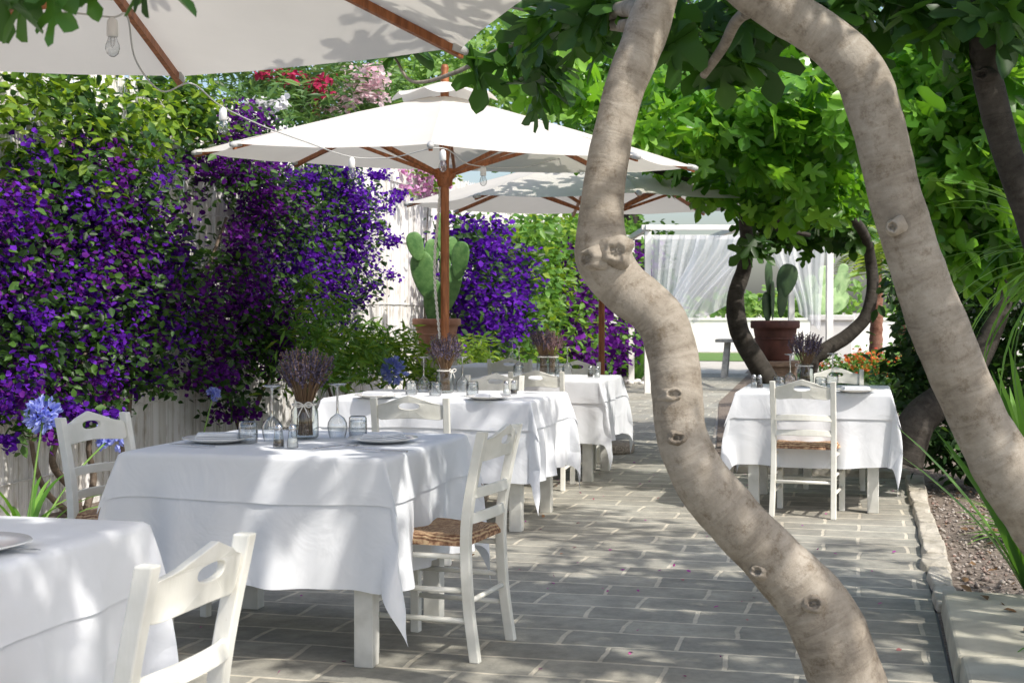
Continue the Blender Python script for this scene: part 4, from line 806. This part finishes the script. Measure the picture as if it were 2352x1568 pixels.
def stand(lab, c, hx, hz, m, name='plant_stand'):
    t = empty(name, c, lab, 'stand')
    MB().box((c[0], c[1], hz-.03), (hx, hx, .03)).build('top', m, t, False, .006)
    MB().box((c[0], c[1], (hz-.06)/2), (hx*.86, hx*.86, (hz-.06)/2)).build('body', m, t, False, .008)
    MB().box((c[0], c[1], .03), (hx*1.02, hx*1.02, .03)).build('plinth', m, t, False, .006)
c1 = W(1003, 812, 14.6); stand('square stone stand under the pale terracotta cactus pot', (c1.x, c1.y, 0), .2, c1.z, M['stone']); pot('pale terracotta pot holding the tall green cactus behind parasol pole', c1.to_tuple(), .25, .36, M['terracotta'])
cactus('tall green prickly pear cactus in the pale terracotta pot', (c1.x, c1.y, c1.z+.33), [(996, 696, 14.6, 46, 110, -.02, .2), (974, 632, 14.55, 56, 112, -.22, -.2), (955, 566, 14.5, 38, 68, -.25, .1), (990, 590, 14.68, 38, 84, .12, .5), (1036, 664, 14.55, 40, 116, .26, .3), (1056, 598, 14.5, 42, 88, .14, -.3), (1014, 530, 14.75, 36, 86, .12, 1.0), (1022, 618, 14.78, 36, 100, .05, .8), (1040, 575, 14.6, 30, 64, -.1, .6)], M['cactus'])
c2 = W(1780, 828, 16); stand('wooden stand under the shade-darkened terracotta cactus pot', (c2.x, c2.y, 0), .27, c2.z, M['standwood']); pot('shade-darkened terracotta pot between the twisted trunks, behind the lone table', c2.to_tuple(), .275, .45, M['terrashade'])
cactus('prickly pear cactus in the terracotta pot, both coloured dark for shade', (c2.x, c2.y, c2.z+.4), [(1762, 705, 16, 24, 70, -.05, .2), (1766, 640, 16, 36, 80, -.05, .9), (1797, 690, 16, 26, 80, .1, .2), (1806, 645, 16, 46, 80, .25, 0), (1775, 690, 16, 22, 90, 0, 1)], M['cactusshade'])
c3 = W(1910, 740, 24); t = empty('white_planter', (c3.x, c3.y, 0), 'square whitewashed planter holding the pale cactus at the far end', 'planter')
MB().box((c3.x, c3.y, .56), (.34, .34, .56)).build('body', M['whitewall'], t, False, .01); MB().box((c3.x, c3.y, 1.16), (.38, .38, .045)).build('coping', M['whitewall'], t, False, .01)
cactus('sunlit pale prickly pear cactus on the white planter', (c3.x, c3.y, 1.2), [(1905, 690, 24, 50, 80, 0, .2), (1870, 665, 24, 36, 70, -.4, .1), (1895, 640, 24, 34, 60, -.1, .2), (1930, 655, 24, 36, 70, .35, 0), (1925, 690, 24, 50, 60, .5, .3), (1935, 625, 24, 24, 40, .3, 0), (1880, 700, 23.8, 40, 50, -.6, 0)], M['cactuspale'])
for k in range(9):
    p = GR(1422+k*8.6, 880+random.uniform(-3, 3)); b = MB(); R_ = random.uniform(.05, .085)
    b.lathe([(0, 0), (R_*.8, R_*.12), (R_, R_*.5), (R_*.7, R_*.95), (0, R_*1.1)], 10, (p.x, p.y, 0)); b.v = [(x+.015*noise.noise(Vector((x*9, y*9, z*9+k))), y, z) for x, y, z in b.v]
    tag(b.build('white_pebble', M['pebble']), 'white edging pebble in front of the small agave', 'pebble', 'white pebbles edging the far bed')

# ------------------------------------------------------------------ far end
pr = empty('pergola', W(1700, 710, 22).to_tuple()[:2]+(0,), 'white painted pergola with gauze curtains at the far end of path', 'pergola')
A = W(1488, 530, 22); B = W(1906, 530, 22); dv = Vector((-SN, CS, 0)).normalized()*3
for p in (A, B, A+dv, B+dv):
    MB().sweep([(p.x, p.y, 0), (p.x, p.y, 2.5)], Vector((CS, SN, 0))*.05, Vector((-SN, CS, 0))*.05).build('post', M['whitewall'], pr, False, .005)
for p, q in ((A, B), (A+dv, B+dv), (A, A+dv), (B, B+dv), ((A+B)/2, (A+B)/2+dv)):
    d = (q-p).normalized(); s_ = Vector((-d.y, d.x, 0)); p = Vector((p.x, p.y, 2.56))-d*.1; q = Vector((q.x, q.y, 2.56))+d*.1; MB().sweep([p, q], s_*.04, Vector((0, 0, .04))).build('beam', M['whitewall'], pr, False, .005)
def curtain(t0, t1, b0, b1, lab, Y=21.85, wav=9, pinch=0.):
    b = MB(); nx, ny = 80, 26
    def fn(i, j):
        s = i/(nx-1); q = j/(ny-1); e = q*q*(3-2*q) if pinch else q; x0 = t0[0]+(b0[0]-t0[0])*e; x1 = t1[0]+(b1[0]-t1[0])*e; y0 = t0[1]+(b0[1]-t0[1])*q; y1 = t1[1]+(b1[1]-t1[1])*q
        return W(x0+(x1-x0)*s, y0+(y1-y0)*s, Y+.07*sin(s*wav*2*pi+q*2)+.02*sin(s*23+q*4))
    b.grid(nx, ny, fn); tag(b.build('curtain', M['gauze']), lab, 'curtain', 'white gauze curtains of the pergola')
curtain((1495, 540), (1610, 540), (1500, 740), (1570, 720), 'leftmost gauze curtain, hanging nearly straight beside the hedge', 21.85, 4)
curtain((1600, 540), (1725, 540), (1535, 720), (1585, 755), 'wide gauze curtain swept down to the left, left of twisted trunk', 21.7, 4, 1)
curtain((1690, 540), (1735, 540), (1590, 745), (1690, 690), 'gauze curtain swept low and slack behind the twisted trunk', 22.1, 3, 1)
curtain((1760, 540), (1895, 540), (1835, 720), (1885, 760), 'rightmost gauze curtain, gathered beside the right pergola post', 21.85, 4, 1)
w0 = W(1420, 735, 43.5); w1 = W(2060, 735, 43.5); t = empty('garden_wall', ((w0.x+w1.x)/2, (w0.y+w1.y)/2, 0), 'low white garden wall behind the lawn at the far end', 'wall')
dd = (w1-w0).normalized(); ss = Vector((-dd.y, dd.x, 0)); z = w0.z
MB().sweep([Vector((w0.x, w0.y, z/2)), Vector((w1.x, w1.y, z/2))], ss*.12, Vector((0, 0, z/2))).build('body', M['whitewall'], t, False); MB().sweep([Vector((w0.x, w0.y, z+.035)), Vector((w1.x, w1.y, z+.035))], ss*.16, Vector((0, 0, .035))).build('coping', M['whitewall'], t, False)
g0 = GR(1682, 866); t = empty('grey_table', (g0.x, g0.y, .0), 'weathered grey wooden table standing far down the path', 'table')
MB().box((g0.x+.15, g0.y, .70), (.45, .3, .03)).build('tabletop', M['greywood'], t, False, .006)
for s in (-1, 1):
    MB().sweep([(g0.x+.15+s*.3, g0.y-.2, .0), (g0.x+.15+s*.24, g0.y-.1, .67)], (.05, 0, 0), (0, .04, 0)).build('leg', M['greywood'], t, False); MB().sweep([(g0.x+.15+s*.3, g0.y+.22, .0), (g0.x+.15+s*.24, g0.y+.12, .67)], (.05, 0, 0), (0, .04, 0)).build('leg', M['greywood'], t, False)
def palm(lab, px, Y, ytop, rpx, fr):
    b0 = W(px, 800, Y); t = empty('palm_tree', (b0.x, b0.y, 0), lab, 'palm'); top = W(px, ytop, Y)
    pts = cr([(b0.x, b0.y, 0), ((b0.x+top.x)/2+.03, b0.y, top.z/2), tuple(top)], 12)
    MB().tube(pts, [rpx*Y/F*(1+.12*(i % 2)) for i in range(len(pts))], 14, lambda p, L: .12*noise.noise(p*12)).build('trunk', M['palmbark'], t)
    P = []; H = []
    for k in range(fr):
        a = random.uniform(0, 2*pi); e = random.uniform(.2, 1.3); p = Vector(top); d = Vector((cos(a), sin(a), 0)); ang = e
        for q in range(14):
            p = p+(d*cos(ang)+Vector((0, 0, sin(ang))))*.06; ang -= .13
            for s in (-1, 1): P.append(np.array(p)); H.append(np.array(Vector((-sin(a), cos(a), 0))*s*.9+d*.6+Vector((0, 0, -.15))))
    H = unit(np.array(H)); z = unit(np.array([0, 0, 1.])+0*H-H*H[:, 2:3]); inst('fronds', *LANCE, np.array(P), np.stack([np.cross(H, z), H, z], 2), np.full(len(P), .28), M['palmleaf'], t)
palm('palm with reddish shaggy trunk right of the white planter', 2085, 18, 560, 26, 20)
palm('shorter palm with thin reddish trunk beside the white planter', 2010, 29, 590, 14, 22)
tree_like('hanging_fig_branch', 'dark fig sprig hanging into the top left corner before the nearest parasol', 'branch', W(150, -60, 2.3).to_tuple(), [], [('leaves', M['figdark'], FIG, .10, [((70, -35, 2.3), (.05, .05, .02), 5), ((170, -65, 2.3), (.04, .04, .015), 3), ((290, -75, 2.3), (.04, .03, .012), 3), ((100, 15, 2.25), (.01, .02, .01), 1)], {'per': 2, 'hb': (0, 0, -.9)})], [[(-60, -60, 2.3, 10), (120, -65, 2.3, 8), (330, -75, 2.3, 4)]], barkm='barkdark')
bpy.context.view_layer.update()
